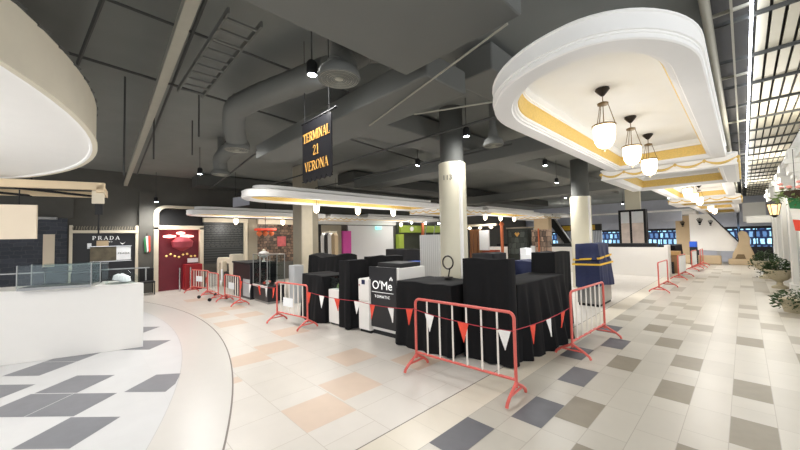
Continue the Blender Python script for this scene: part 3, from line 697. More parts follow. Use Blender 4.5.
# ------------------------------------------------------------------ hanging banner sign
c = thing('hanging_sign', 'black hanging banner sign with gold lettering in the middle of the hall', 'sign', (-3.46, 2.0, 0))
bn = MB(); N = 24
topz = [3.17 + .02 * abs(math.sin(PI * k / 4)) for k in range(N + 1)]; botz = [2.50 - .05 * abs(math.sin(PI * k / 4)) for k in range(N + 1)]
poly = [(-.33 + .66 * k / N, botz[k]) for k in range(N + 1)] + [(.33 - .66 * k / N, topz[k]) for k in range(N + 1)]
bn.prism(poly, -.008, .008, 'Y').build('banner', M['black'], c)
MB().tube([(-.35, 0, 3.2), (.4, 0, 3.2)], .012, 8).lathe([(.001, -.02), (.02, 0), (.001, .02)], (.41, 0, 3.2), 8).build('top_rod', M['blackmt'], c)
MB().tube([(-.35, 0, 2.47), (.33, 0, 2.47)], .008, 8).build('bottom_rod', M['blackmt'], c)
for x in (-.28, .28): MB().cyl((x, 0, 3.2), (x, 0, 4.25), .004, n=6).build('hanger_wire', M['blackmt'], c)
serif_word('TERMINAL', .115, 'lettering', M['orange'], c, (0, -.01, 3.0), gap=.07, fx=.82)
serif_word('21', .115, 'lettering', M['orange'], c, (0, -.01, 2.82), gap=.12, fx=.9)
serif_word('VERONA', .115, 'lettering', M['orange'], c, (0, -.01, 2.64), gap=.07, fx=.9)
# small grey panel hung at the end of the left canopy
c = thing('hanging_sign', 'small slanting grey panel hung at the end of the left canopy', 'sign', (-12.6, 4.2, 2.98))
MB().prism([(-.28, 0), (.28, .12), (.28, .46), (-.28, .34)], -.02, .02, 'X').build('panel', M['bulk'], c); MB().cyl((0, -.2, .4), (0, -.2, 1.3), .006, n=6).build('hanger_wire', M['blackmt'], c)

# ------------------------------------------------------------------ left shopfronts (plane x = -14.9)
X = -14.9
def part(mb, name, m, parent, **k): return mb.build(name, m, parent, **k)
c = thing('tiled_shopfront', 'dark blue-tiled shop wall behind the white counter', 'shopfront', (X, -3, 0))
MB().box(0, .06, -4, 2.72, 0, 2.6).build('tile_panel', M['tilew'], c)
MB().box(0, .12, -4, 2.85, 2.6, 3.6).build('bulkhead', M['wall'], c)
MB().box(.06, .1, .4, .75, 1.2, 2.0).build('lit_niche', M['woodpanel'], c); MB().box(.06, .1, 2.2, 2.45, 1.1, 2.1).build('lit_niche', M['woodpanel'], c)
MB().box(.06, .3, 1.4, 2.5, 2.55, 2.62).build('shelf', M['steel'], c)
# fashion shop
c = thing('fashion_shopfront', 'black shop entrance with white serif name in a cream frame', 'shopfront', (X, .7, 0))
MB().box(0, .1, -.87, .7, 0, 2.12).build('black_front', M['black'], c)
for y in (-.94, .7): MB().box(0, .2, y, y + .08, 0, 2.38).build('frame_post', M['frame'], c, bevel=.005)
MB().box(0, .22, -.94, .78, 2.13, 2.22).build('frame_header', M['frame'], c, bevel=.005)
m = MB()
for k in range(24): m.tube([(.2, -.86 + k * .067, 2.24), (.2, -.86 + k * .067 + .02 * math.sin(k), 2.3), (.2, -.84 + k * .067, 2.35)], .012, 5)
m.build('ornament_trim', M['pillar'], c)
serif_word('PRADA', .12, 'lettering', M['lett'], c, (.11, -.06, 1.97), gap=.3, fx=1.1, rz=PI / 2)
text('lettering', 'MILANO', .06, M['lett'], c, (.11, -.06, 1.84), (PI / 2, 0, PI / 2), .003, space=1.6)
MB().box(.1, .16, -.45, .2, 1.2, 1.68).build('photo_panel', mat('fashion_photo', (96, 88, 70), .5, var=.8, scale=5), c)
MB().box(.1, .16, .2, .58, 1.22, 1.68).build('white_panel', M['paper'], c)
text('lettering', 'PRADA', .085, M['inkblack'], c, (.165, .39, 1.44), (PI / 2, 0, PI / 2), .002, space=1.2)
MB().box(.1, .15, -.3, .0, 1.68, 1.88).build('beige_panel', M['tan'], c); MB().box(.1, .15, -.52, -.42, 1.62, 1.8).build('small_panel', M['paper'], c)
for z0, z1 in ((1.18, 1.2), (1.68, 1.7)): MB().box(.1, .18, -.46, .6, z0, z1).build('display_rail', M['chrome'], c)
m = MB(); m.prism([(.28, 1.82), (.36, 1.77), (.44, 1.82), (.36, 1.74)], .1, .12, 'X'); m.build('bird_emblem', M['lett'], c)
# grey pier with pennant flag and chair
o = struct(MB().box(X, X + .12, 1.5, 1.98, 0, 3.6).build('trim_1', M['wall']), 'grey pier between the black entrance and the red-lit shop')
c = thing('wall_flag', 'small red white and green pennant on the grey pier', 'flag', (X + .14, 1.72, 1.4))
for y0, y1, mm, nm in ((-.09, -.03, 'greenf', 'green band'), (-.03, .03, 'flagw', 'white band'), (.03, .09, 'flagr', 'red band')):
    MB().prism([(y0, .62 if nm[0] != 'g' else .5), (y1, .62), (y1 + .02, .1), (y0 + .04, .02)], 0, .03, 'X').build('band', M[mm], c)['label'] = nm
MB().cyl((.0, 0, .55), (.06, 0, .72), .012, n=8).build('bracket', M['blackmt'], c)
c = thing('chair', 'dark chair standing against the grey pier', 'chair', (X + .55, 1.7, 0))
MB().box(-.2, .2, -.2, .2, .4, .46).build('seat', M['blackmt'], c, bevel=.02); MB().box(-.22, -.17, -.2, .2, .46, .9).build('backrest', M['blackmt'], c, bevel=.02)
for x in (-.18, .18):
    for y in (-.18, .18): MB().cyl((x, y, 0), (x, y, .42), .015, n=6).build('leg', M['blackmt'], c)
# red-lit shop
c = thing('red_shopfront', 'red-lit shop entrance in a cream arched frame', 'shopfront', (X, 2.7, 0))
MB().box(-.02, .02, -.7, .68, 0, 2.25).build('glazing', M['redshop'], c)
for y in (-.78, .66): MB().box(0, .2, y, y + .14, 0, 2.35).build('frame_post', M['frame'], c, bevel=.01)
MB().box(0, .2, -.78, .8, 2.25, 2.4).build('frame_header', M['frame'], c, bevel=.01)
arch = [(-.78, 2.4), (-.78, 2.85)] + [(-.78 + .4 - .4 * math.cos(t * PI / 12), 2.85 + .3 * math.sin(t * PI / 12)) for t in range(1, 7)] + [(.8, 3.15), (.8, 3.05)] + [(-.35 - .28 * math.cos(t * PI / 12), 2.8 + .25 * math.sin(t * PI / 12)) for t in range(6, -1, -1)] + [(-.63, 2.4)]
MB().prism(arch, 0, .14, 'X').build('arch_frame', M['frame'], c)
MB().box(-.02, .02, -.7, .8, 2.4, 3.05).build('transom', M['blackmt'], c)
glow = mat('pink_glow', (255, 190, 180), .5, emis=(255, 150, 140), es=2.2)
for y, zz, r in ((-.3, 2.0, .2), (.25, 2.0, .22), (.05, 2.12, .14)): MB().lathe([(.02, -.06), (r, -.03), (r, .03), (.02, .06)], (.1, y, zz), 14).build('ceiling_lamp', glow, c, smooth=True)
rose = mat('rose_blob', (128, 46, 58), .6, var=.3, emis=(190, 80, 84), es=.1)
MB().lathe([(.05, 0), (.32, .15), (.36, .35), (.2, .5), (.05, .55)], (.12, .1, 1.45), 14).build('rose_lamp', rose, c, smooth=True)
m = MB()
for k in range(8): m.lathe([(.01, -.04), (.05, 0), (.01, .04)], (.15, -.4 + .13 * k, 1.28 + .06 * math.sin(k * 1.7)), 6)
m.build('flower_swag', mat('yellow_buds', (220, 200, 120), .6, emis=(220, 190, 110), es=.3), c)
MB().box(.2, .6, .1, .66, 0, .95).build('red_booth', M['redwood'], c, bevel=.01)
for y in (-.08, .25): MB().cyl((.7, y, 0), (.7, y, .85), .03, n=10).build('chrome_post', M['chrome'], c)
MB().box(.2, .24, .25, .6, 1.0, 1.16).build('notice', M['paper'], c)
# menu board window
c = thing('menu_shopfront', 'black chalk menu wall with rows of small writing', 'shopfront', (X, 4.3, 0))
MB().box(0, .12, -.78, .72, 0, .9).build('dado', M['wall'], c)
MB().box(0, .2, .72, .86, 0, 2.55).build('frame_post', M['frame'], c, bevel=.01); MB().box(0, .2, -.8, .88, 2.55, 2.72).build('frame_header', M['frame'], c, bevel=.01)
MB().box(0, .12, -.8, .88, 3.05, 3.15).build('fascia_rail', M['frame'], c)
rn = random.Random(4); m = MB().box(0, .08, -.78, .72, .9, 2.55)
for rrow in range(11):
    y = -.7
    while y < .6:
        l = rn.uniform(.04, .16); m.box(.08, .084, y, y + l, 2.42 - rrow * .085, 2.433 - rrow * .085, 1); y += l + rn.uniform(.03, .07)
m.build('menu_board', [M['menu'], mat('chalk', (110, 110, 106), .8)], c)
# shop right of it
c = thing('goods_shopfront', 'shop window full of small goods beside the menu wall', 'shopfront', (X, 6.6, 0))
MB().box(0, .06, -1.0, 1.2, .8, 2.5).build('window_goods', M['goods'], c); MB().box(0, .2, -1.0, 1.5, 2.5, 2.72).build('header', M['frame'], c); MB().box(0, .1, -1.4, -1.0, 0, 2.72).build('pier', M['pillar'], c); MB().box(0, .1, -1.0, 1.2, 0, .8).build('dado', M['wall'], c)
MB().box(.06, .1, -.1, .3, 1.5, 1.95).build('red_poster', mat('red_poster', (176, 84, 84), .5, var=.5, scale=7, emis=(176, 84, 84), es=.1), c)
MB().box(.06, .1, .95, 1.5, 1.0, 2.4).build('dark_poster', mat('dark_poster', (74, 46, 50), .5, var=.6, scale=5), c)
c = thing('pendant_cluster', 'red pendant shade with round orange lamps beside the menu wall', 'lamp', (X + .6, 5.75, 2.1))
MB().box(-.2, .2, -.4, .4, .1, .2).build('shade', M['flagr'], c, bevel=.02)
for k in range(3): MB().lathe([(.02, -.14), (.1, -.08), (.12, 0), (.06, .08), (.02, .1)], (0, -.26 + .26 * k, 0), 12).build('lamp_globe', M['copper'], c, smooth=True)
MB().cyl((0, 0, .2), (0, 0, 1.7), .01, n=6).build('stem', M['blackmt'], c)

# further left shops, seen over the kiosks
c = thing('white_shutter_shop', 'shop with closed white roller shutter and magenta banner', 'shopfront', (X, 12.3, 0))
MB().box(0, .1, -1.9, 1.4, .5, 2.5).build('shutter', M['shutter'], c); MB().box(0, .16, -4.1, 1.6, 2.55, 2.8).build('header', M['wallr'], c)
MB().box(.12, .3, -2.35, -1.85, .9, 2.2).build('banner', M['magenta'], c)['label'] = 'magenta banner'
MB().box(.1, .2, -3.6, -2.4, .6, 2.5).build('brown_window', M['pillar'], c); MB().box(.1, .2, -4.1, -3.6, 0, 2.5).build('dark_doorway', M['blackmt'], c)
MB().box(.1, .3, -.0, .3, 2.3, 2.45).build('exit_light', mat('exit_green', (120, 220, 200), .5, emis=(120, 230, 210), es=1), c)
c = thing('green_sign_shop', 'dark shop with an olive green sign and an orange post', 'shopfront', (X, 15.8, 0))
MB().box(0, .1, -1.8, 4.5, 0, 2.6).build('dark_front', mat('dark_green_front', (52, 56, 44), .6), c)
MB().box(.1, .3, -1.6, 2.2, 2.1, 2.55).build('sign_board', M['olive'], c)
MB().lathe([(.01, -.02), (.15, -.02), (.15, .02), (.01, .02)], (0, 0, 0), 16).build('round_logo', M['flagw'], c); c_l = children(c)[-1]; c_l.rotation_euler = (0, PI / 2, 0); c_l.location = (.33, -.7, 2.33)
MB().box(.1, .4, -1.9, -1.5, 1.1, 2.0).build('green_display', M['olive'], c)
MB().box(.5, .62, .0, .14, 0, 2.7).build('orange_post', M['copper'], c)
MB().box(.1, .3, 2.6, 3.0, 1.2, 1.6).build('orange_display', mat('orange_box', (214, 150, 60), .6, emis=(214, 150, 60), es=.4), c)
for k in range(4): MB().lathe([(.01, -.05), (.07, 0), (.01, .05)], (.8, -1.2 + 1.3 * k, 2.68), 10).build('spot_lamp', M['spot'], c)

# ------------------------------------------------------------------ left kiosk
c = thing('glass_showcase', 'tall glass showcase with shelves beside the dark counter', 'display case', (-9.72, 4.0, 0))
MB().box(-.52, .52, -.25, .25, .06, .5).build('base', M['black'], c, bevel=.01); MB().box(-.49, .49, -.22, .22, 0, .06).build('plinth', M['steel'], c)
MB().box(-.52, .52, -.27, -.25, .44, .5).build('white_band', M['counterw'], c)
for zz in (.75, 1.05): MB().box(-.5, .5, -.22, .22, zz, zz + .012).build('shelf', M['glass'], c)
for y in (-.25, .242): MB().box(-.52, .52, y, y + .008, .5, 1.36).build('pane', M['glass'], c)
for x in (-.52, 0, .51):
    for y in (-.25, .25): MB().cyl((x, y, .5), (x, y, 1.37), .012, n=6).build('corner_post', M['steel'], c)
MB().box(-.53, .53, -.26, .26, 1.36, 1.38).build('top_frame', M['steel'], c)
rn = random.Random(2)
for k in range(5): MB().lathe([(.02, 0), (.05, .01), (.05, .05), (.01, .07)], (-.38 + .18 * k, rn.uniform(-.12, .12), .51), 8).build('trinket', [M['flagw'], M['pinkf'], M['flagr']][k % 3], c, smooth=True)
c = thing('kiosk_counter', 'dark blue-black kiosk counter between the cream arch and the glass showcase', 'counter', (-10.75, 4.1, 0))
MB().box(-1.15, .4, -.4, .4, 0, 1.06).build('body', M['black'], c, bevel=.01); MB().box(-1.18, .41, -.43, .43, 1.06, 1.11).build('worktop', M['blackmt'], c, bevel=.01)
MB().box(-.15, .39, -.42, -.4, .08, .6).build('grey_panel', M['wallg'], c)
c = thing('arch_stand', 'cream arched stand behind the left barriers', 'display stand', (-13.7, 4.1, 0))
ar = [(-.95, 0), (-.95, .9)] + [(-.75 - .2 * math.cos(t * PI / 12), .95 + .2 * math.sin(t * PI / 12)) for t in range(0, 7)] + [(.8, 1.15), (.8, .6), (.55, .6), (.5, .95), (-.6, .95), (-.68, .8), (-.7, 0)]
MB().prism(ar, -.15, .15, 'Y').build('arch', M['frame'], c, bevel=.01)
MB().box(.05, .3, -.3, -.16, .65, 1.05).build('cream_machine', M['frame'], c, bevel=.03)
MB().box(1.05, 1.4, -.3, .1, .55, 1.32).build('cream_block', M['frame'], c, bevel=.04)
MB().box(.2, .32, -.32, -.28, .3, .75).build('printed_tag', M['paper'], c)
MB().box(-.6, 1.6, .0, .4, 0, .6).build('dark_base', M['black'], c)
c = thing('table_lamp', 'white rounded bowl lamp left of the glass showcase', 'lamp', (-10.45, 4.15, 1.11))
MB().lathe([(.06, 0), (.03, .05), (.03, .12), (.17, .2), (.14, .3), (.02, .34)], n=16).build('bowl', M['flagw'], c, smooth=True)
MB().lathe([(.05, .34), (.06, .36), (.01, .4)], n=10).build('knob', M['frame'], c, smooth=True)
o = MB().box(-9.1, -8.75, 4.32, 4.6, 0, 1.05).build('grey_locker', M['wallg'], bevel=.01); tag(o, 'plain grey locker right of the glass showcase', 'locker')

# mannequin-like stands and clutter beyond the left kiosk
c = thing('clothes_stand', 'pale clothes stand with hanging garments before the white shutter', 'clothes rack', (-11.2, 7.0, 0))
MB().cyl((0, 0, 0), (0, 0, 2.1), .03, n=8).build('post', M['frame'], c); MB().cyl((-.5, 0, 2.05), (.5, 0, 2.05), .02, n=8).build('rail', M['frame'], c)
for k, mm in enumerate(('flagw', 'blackmt', 'flagw', 'tan')):
    x = -.42 + .26 * k; MB().prism([(x - .1, 1.0), (x + .1, 1.0), (x + .12, 1.9), (x, 2.02), (x - .12, 1.9)], -.08, .08, 'Y').build('garment', M[mm], c)
MB().box(-.7, .9, -.2, .3, .5, 1.05).build('white_table', M['wallr'], c)
c = thing('white_display_panel', 'tall white panel screen left of the numbered cream column', 'panel', (-5.2, 6.0, 0))
MB().box(-.3, .3, -.03, .03, .1, 1.82).build('panel', M['curtain'], c)
for x in (-.25, .25): MB().box(x - .03, x + .03, -.2, .2, 0, .1).build('foot', M['steel'], c)
for x in (-.15, .12): MB().cyl((x, 0, 1.82), (x + .06, 0, 2.05), .012, n=6).build('clamp', M['steel'], c)
c = thing('hoop_stand', 'thin dark hoop on a stem left of the tall black-draped box', 'stand', (-3.55, 4.55, 1.06))
MB().tube([(.11 * math.cos(2 * PI * k / 24), 0, .26 + .11 * math.sin(2 * PI * k / 24)) for k in range(24)], .014, 6, closed=True).build('hoop', M['metaldk'], c, smooth=True)
MB().cyl((0, 0, 0), (.04, 0, .16), .012, n=6).build('stem', M['metaldk'], c); MB().lathe([(.08, 0), (.08, .015), (.01, .02)], n=14).build('foot', M['metaldk'], c)

# middle distance beyond the corner kiosk (y about 14)
c = thing('wooden_kiosk', 'brown wooden booth with white panel right of the numbered column', 'kiosk', (-9.1, 14, 0))
for k in range(3): MB().box(-.4 + k * .22, -.22 + k * .22, 0, .1, 0, 2.1).build('wood_post', mat('brown_wood', (128, 84, 48), .6), c)
MB().box(.2, .7, -.1, 0, 1.1, 2.05).build('white_panel', M['paper'], c); MB().box(-.5, .95, .1, .5, 0, 1.1).build('counter', mat('redbrown', (150, 66, 40), .6), c)
MB().box(-.6, 1.1, -.05, .05, 2.25, 2.35).build('lamp_rail', M['frame'], c)
for k in range(3): MB().lathe([(.01, -.07), (.1, 0), (.01, .07)], (-.4 + .6 * k, 0, 2.18), 10).build('lamp', M['lampw'], c)
c = thing('copper_post', 'copper-orange post standing among the far kiosks', 'post', (-7.75, 14.0, 0))
MB().cyl((0, 0, 0), (0, 0, 2.35), .07, n=12).build('shaft', M['copper'], c); MB().lathe([(.1, 2.25), (.12, 2.3), (.05, 2.4)], n=12).build('cap', M['copper'], c)
c = thing('dark_wardrobe', 'tall dark green cabinet with a small gold motif beyond the black drapes', 'cabinet', (-7.1, 14.2, 0))
MB().box(-.5, .5, 0, .5, 0, 2.08).build('body', mat('dark_green_cab', (40, 46, 40), .5), c); MB().box(-.54, .54, -.03, .53, 2.08, 2.14).build('cornice', M['pillar'], c)
MB().box(-.42, .42, -.03, 0, .9, 2.0).build('window', shelf_mat('cab_goods', (30, 36, 33), (84, 92, 86), (24, 28, 26), .2, .25), c)
MB().prism([(-.12, 1.85), (0, 1.7), (.12, 1.85), (.05, 1.92), (0, 1.82), (-.05, 1.92)], -.05, -.03, 'Y').build('gold_motif', M['orange'], c)
c = thing('clutter_shelf', 'shelf of coloured goods between the dark green cabinet and pale pillar', 'shelf', (-6.15, 14.3, 0))
MB().box(-.35, .35, 0, .4, 0, 2.0).build('goods', M['goodsy'], c); MB().box(-.05, .0, -.05, 0, 0, 2.05).build('post', M['copper'], c)
MB().box(-.36, -.2, -.1, 0, .9, 1.3).build('white_box', M['paper'], c)
c = thing('beige_pillar', 'beige square pillar left of the grey escalator front', 'column', (-7.75, 18.5, 0))
MB().box(-.4, .4, -.2, .2, 0, 2.7).build('shaft', M['tan'], c)
c = thing('white_block', 'small white box counter showing between the black drapes', 'counter', (-4.83, 10.5, 0))
MB().box(-.25, .1, -.2, .2, 0, 1.15).build('body', M['paper'], c, bevel=.01); MB().box(-.25, -.05, -.2, .2, 1.15, 1.35).build('upper_box', M['paper'], c)
c = thing('printer_box', 'black and white boxed machine on the far counter', 'machine', (-7.6, 17.65, 1.32))
MB().box(-.35, .5, -.25, .25, 0, .5).build('body', M['blackmt'], c, bevel=.02); MB().box(-.25, .25, -.28, -.25, .06, .36).build('screen', M['poster'], c)
# escalator front at left centre
c = thing('escalator', 'grey escalator front with black handrail and yellow signs behind the far column', 'escalator', (-7.0, 20.0, 0))
MB().box(-.6, 1.7, 0, .2, 1.95, 2.3).build('sign_band', M['void'], c)
for x in (-.25, 1.0): MB().box(x, x + .42, -.04, 0, 2.0, 2.26).build('yellow_sign', M['yellow'], c)
MB().box(.3, .85, -.02, 0, 2.06, 2.2).build('white_sign', M['lett'], c)
MB().box(-.6, 1.7, .1, .2, .6, 1.95).build('grille', stripe_mat('escal_grille', (120, 128, 142), (226, 230, 236), 4, 'X', .4), c)
MB().prism([(-1.0, 2.95), (-.72, 2.9), (.55, .85), (.2, .85), (-.75, 2.2), (-1.0, 2.2)], -.25, -.05, 'Y').build('handrail_panel', M['blackmt'], c)
MB().tube([(-.72, -.28, 2.95), (.6, -.28, .85)], .05, 8).build('handrail', M['steel'], c)
MB().box(-.6, 5, .2, .4, 2.3, 2.75).build('bulkhead', M['bulk'], c)

# ------------------------------------------------------------------ far wall
def far_shop(label, x0, x1):
    c = thing('lit_shopfront', label, 'shopfront', ((x0 + x1) / 2, 31.3, 0), 0, 'blue lit shop windows on the far wall'); w = (x1 - x0) / 2
    MB().box(-w, w, 0, .1, .75, 2.05).build('window', M['cityglass'], c); MB().box(-w, w, -.05, .15, 0, .75).build('base', M['blackmt'], c)
    MB().box(-w, w, -.1, .2, 2.05, 3.2).build('bulkhead', M['bulk'], c); MB().box(-w, w, -.12, .0, 1.9, 2.06).build('soffit', M['blackmt'], c)
    k = max(2, int(2 * w / .9)); 
    for j in range(k + 1):
        x = -w + 2 * w * j / k; MB().box(x - .03, x + .03, -.06, .0, .75, 1.95).build('mullion', M['blackmt'], c)
far_shop('blue lit shop windows left of the poster pillar', -9.6, -6.9); far_shop('blue lit shop windows right of the poster pillar', -6.8, -3.2)
far_shop('blue lit shop windows beyond the escalator slope', -2.8, -.3); far_shop('blue lit shop windows at the far right end of the aisle', -.2, 1.2)
far_shop('dim far shop windows behind the middle kiosks', -14.5, -9.7)
c = thing('mural_pillar', 'tan pillar painted with hot-air balloon shapes beside the escalator', 'column', (-2.55, 26.0, 0))
MB().box(-.33, .33, 0, .5, 0, 2.75).build('shaft', M['tan'], c)
c = thing('escalator', 'white sloping escalator side with balloon motifs at the end of the aisle', 'escalator', (-2.2, 25.5, 0))
MB().prism([(0, .75), (0, 2.8), (.85, 2.75), (2.2, .75), (1.7, .65)], 0, .9, 'Y').build('side_panel', M['white'], c)
MB().tube([(.85, -.04, 2.8), (2.25, -.04, .78)], .03, 8).build('handrail', M['blackmt'], c)
MB().box(.35, 1.9, .05, .8, 0, .7).build('base', M['wallg'], c)
for x in (.55, 1.25): MB().box(x, x + .55, -.03, .05, .1, .68).build('glass_panel', M['bulk'], c)
def balloon(px, pz, s, parent):
    m = MB(); 
    for j in range(5):
        a = -.9 + .45 * j; m.tube([(px + s * .5 * math.sin(a), -.02, pz + s * .5 * math.cos(a)), (px + s * .1 * a, -.02, pz - s * .5)], s * .05, 5)
    m.box(px - s * .14, px + s * .14, -.03, 0, pz - s * .75, pz - s * .55); return m.build('balloon_motif', M['inkblack'], parent)
balloon(.0, 2.3, .28, [o for o in COL.objects if o.name == 'mural_pillar'][0]); balloon(.45, 2.4, .32, c); balloon(.9, 2.3, .26, c)
def fin(label, x, y, s):
    c = thing('tan_sculpture', label, 'sculpture', (x, y, 0))
    p = [(-.45, .3), (.5, .3), (.42, .7), (.3, 1.1), (.32, 1.5), (.2, 1.85), (.0, 1.95), (-.16, 1.8), (-.12, 1.4), (-.24, 1.0), (-.4, .65)]
    MB().prism([(a * s, b * s) for a, b in p], -.25, .25, 'Y').build('fin', M['tan'], c, bevel=.04)
    MB().box(-.6 * s, .55 * s, -.35, .35, 0, .32 * s).build('base', M['tan'], c, bevel=.04)
    MB().prism([(-.3, .32), (.1, .32), (.05, .55), (-.2, .55)], -.27, .27, 'Y').build('arch_opening', mat('arch_dark', (110, 92, 66), .8), c)
fin('tan fin-shaped sculpture at the end of the aisle', -.1, 25.0, .92)
c = thing('tan_bench', 'low tan stone bench left of the fin-shaped sculpture', 'bench', (-2.0, 24.6, 0))
MB().box(-.6, 1.1, -.25, .15, .0, .48).build('seat', M['tan'], c, bevel=.06)
c = thing('wooden_crate_stand', 'light wooden stand behind the barriers at the hoarding corner', 'stand', (-2.55, 18.6, 0))
MB().box(-.5, .6, -.3, .3, .78, .95).build('top', mat('ochre_wood', (190, 150, 96), .6), c, bevel=.02)
MB().box(-.5, .6, -.25, .3, .0, .78).build('body', mat('brown_stand', (140, 104, 70), .6), c)
for k, mm in enumerate(('flagr', 'flagw', 'flagr', 'blackmt')): MB().cyl((-.35 + .24 * k, -.4, 0), (-.35 + .24 * k, -.4, .5), .05, n=8).build('bottle', M[mm], c)
c = thing('blue_machine', 'blue box machine in front of the sloping escalator', 'machine', (-1.9, 24.0, 0))
MB().box(-.2, .1, -.2, .2, .95, 1.25).build('body', M['brblue'], c, bevel=.02); MB().box(-.2, .1, -.18, .2, 0, .95).build('stand', M['blackmt'], c)

# ------------------------------------------------------------------ right facade
def pilaster(i, y):
    struct(MB().box(.88, 1.03, y, y + .5, 0, 2.95).box(.83, 1.03, y - .05, y + .55, 0, .25).box(.82, 1.03, y - .06, y + .56, 2.95, 3.05).box(.76, 1.03, y - .1, y + .6, 3.05, 3.25).box(.7, 1.03, y - .14, y + .64, 3.25, 3.36).box(.76, 1.03, y - .05, y + .55, 3.36, 3.6).build('trim_%d' % (i + 2), M['wallr'], bevel=.01), 'white pilaster with stepped capital on the right facade')
for i, y in enumerate((11.6, 14.2, 16.8, 19.4, 22.0)): pilaster(i, y)
struct(MB().box(.86, 1.03, 9.6, 24, 3.36, 3.5).box(.92, 1.03, 9.6, 24, 3.5, 3.9).build('trim_9', M['wallr']), 'white cornice along the top of the right facade')
for i, (y0, y1) in enumerate(((12.2, 14.1), (14.8, 16.7), (17.4, 19.3), (20.0, 21.9))):
    struct(MB().box(.985, 1.03, y0, y1, .3, 2.6).build('window_%d' % (i + 1), M['wallg']), 'grey shop panel between white pilasters')
c = thing('wall_lantern', 'black wall lantern on a bracket on the right facade', 'lamp', (.68, 15.7, 2.42))
MB().tube([(.34, 0, .3), (.2, 0, .38), (0, 0, .3)], .02, 8).build('bracket', M['blackmt'], c)
MB().lathe([(.02, .32), (.17, .18), (.17, .15)], n=6).build('roof', M['blackmt'], c); MB().lathe([(.15, .15), (.09, -.18)], n=6).build('glass', mat('amber_glass', (230, 196, 140), .3, emis=(255, 214, 150), es=.7), c); MB().lathe([(.1, -.18), (.03, -.26)], n=6).build('base', M['blackmt'], c)
for k in range(6):
    a = 2 * PI * k / 6; MB().cyl((.155 * math.cos(a), .155 * math.sin(a), .16), (.095 * math.cos(a), .095 * math.sin(a), -.18), .01, n=5).build('rib', M['blackmt'], c)
c = thing('hanging_flag', 'green, white and red cloth flag hanging at the right edge', 'flag', (.9, 11.6, 1.75))
for k, (mm, nm) in enumerate((('greenf', 'green band'), ('flagw', 'white band'), ('flagr', 'red band'))):
    z1 = .74 - .25 * k; MB().prism([(-.16 + .03 * k, z1 - .25), (.1 + .01 * k, z1 - .29), (.1, z1 - .04), (-.19 + .03 * k, z1)], -.02, .02, 'Y').build('band', M[mm], c)['label'] = nm
MB().cyl((-.2, 0, .76), (.14, 0, .72), .01, n=6).build('rod', M['blackmt'], c)
def foliage(mb, cx, cy, cz, R, H, n, rn, droop=0.0, size=.07):
    for _ in range(n):
        a = rn.uniform(0, 2 * PI); r = R * math.sqrt(rn.random()); zz = cz + rn.uniform(0, H) * (1 - .4 * r / R) - droop * (r / R) ** 2
        p = Vector((cx + r * math.cos(a), cy + r * math.sin(a), zz)); d = Vector((math.cos(a) + rn.uniform(-.6, .6), math.sin(a) + rn.uniform(-.6, .6), rn.uniform(-.6, .7))).normalized()
        s = size * rn.uniform(.6, 1.3); u = d.cross(Vector((rn.uniform(-1, 1), rn.uniform(-1, 1), rn.uniform(-1, 1)))).normalized() * s * .42
        t = p + d * s * 2; q = p + d * s + Vector((0, 0, -.2 * s))
        mb.add([p, q + u, t, q - u], [(0, 1, 2), (0, 2, 3)], 0)
def urn(label, x, y, s, droop):
    c = thing('urn_planter', label, 'planter', (x, y, 0), 0, 'stone urn planters along the right facade'); rn = random.Random(int(y * 10))
    pr = [(.2, 0), (.2, .06), (.16, .08), (.09, .12), (.07, .2), (.1, .25), (.2, .3), (.3, .42), (.33, .55), (.36, .6), (.36, .64), (.31, .64), (.28, .56)]
    MB().lathe([(a * s, b * s) for a, b in pr], n=24).build('urn', M['terra'], c, smooth=True)
    MB().lathe([(.27 * s, .57 * s), (.01, .59 * s)], n=16).build('soil', M['soil'], c)
    m = MB(); foliage(m, 0, 0, .66 * s, .34 * s, .45 * s, 620, rn, droop * .4, .045); foliage(m, -.3, 0, .3, .14, .5, 60, rn, 0, .04); m.build('foliage', M['leaf'], c, fixn=False)
    return c
urn('stone urn with trailing dark green leaves, second from the near right edge', .68, 15.3, .88, .35)
urn('farther stone urn with a leafy plant, partly behind its nearer neighbour', .5, 18.2, 1.0, .55)
c = thing('floor_plant', 'leafy green plant in a low pot at the right edge of the aisle', 'plant', (.68, 11.0, 0)); rn = random.Random(5)
MB().lathe([(.16, 0), (.22, .25), (.24, .28), (.2, .28)], n=18).build('pot', M['terra'], c, smooth=True)
m = MB(); foliage(m, 0, 0, .15, .3, .45, 320, rn, .1, .05); m.build('foliage', M['leaf'], c, fixn=False)
c = thing('flower_basket', 'hanging basket of pink flowers and leaves at the upper right', 'flower basket', (.8, 11.1, 2.55))
MB().lathe([(.02, -.12), (.2, 0), (.22, .05)], n=16).build('basket', M['soil'], c, smooth=True); MB().tube([(0, 0, .05), (0, 0, .95), (.3, 0, .95)], .006, 5).build('hanger', M['blackmt'], c)
m = MB(); foliage(m, 0, 0, -.05, .32, .25, 200, rn, .2, .05); m.build('foliage', M['leaf2'], c, fixn=False)
for k in range(12):
    a = rn.uniform(0, 6.28); r = rn.uniform(.05, .33); MB().lathe([(.01, -.02), (.04, .0), (.035, .03), (.01, .035)], (r * math.cos(a), r * math.sin(a), rn.uniform(.08, .22)), 8).build('blossom', M['pinkf'], c, smooth=True)

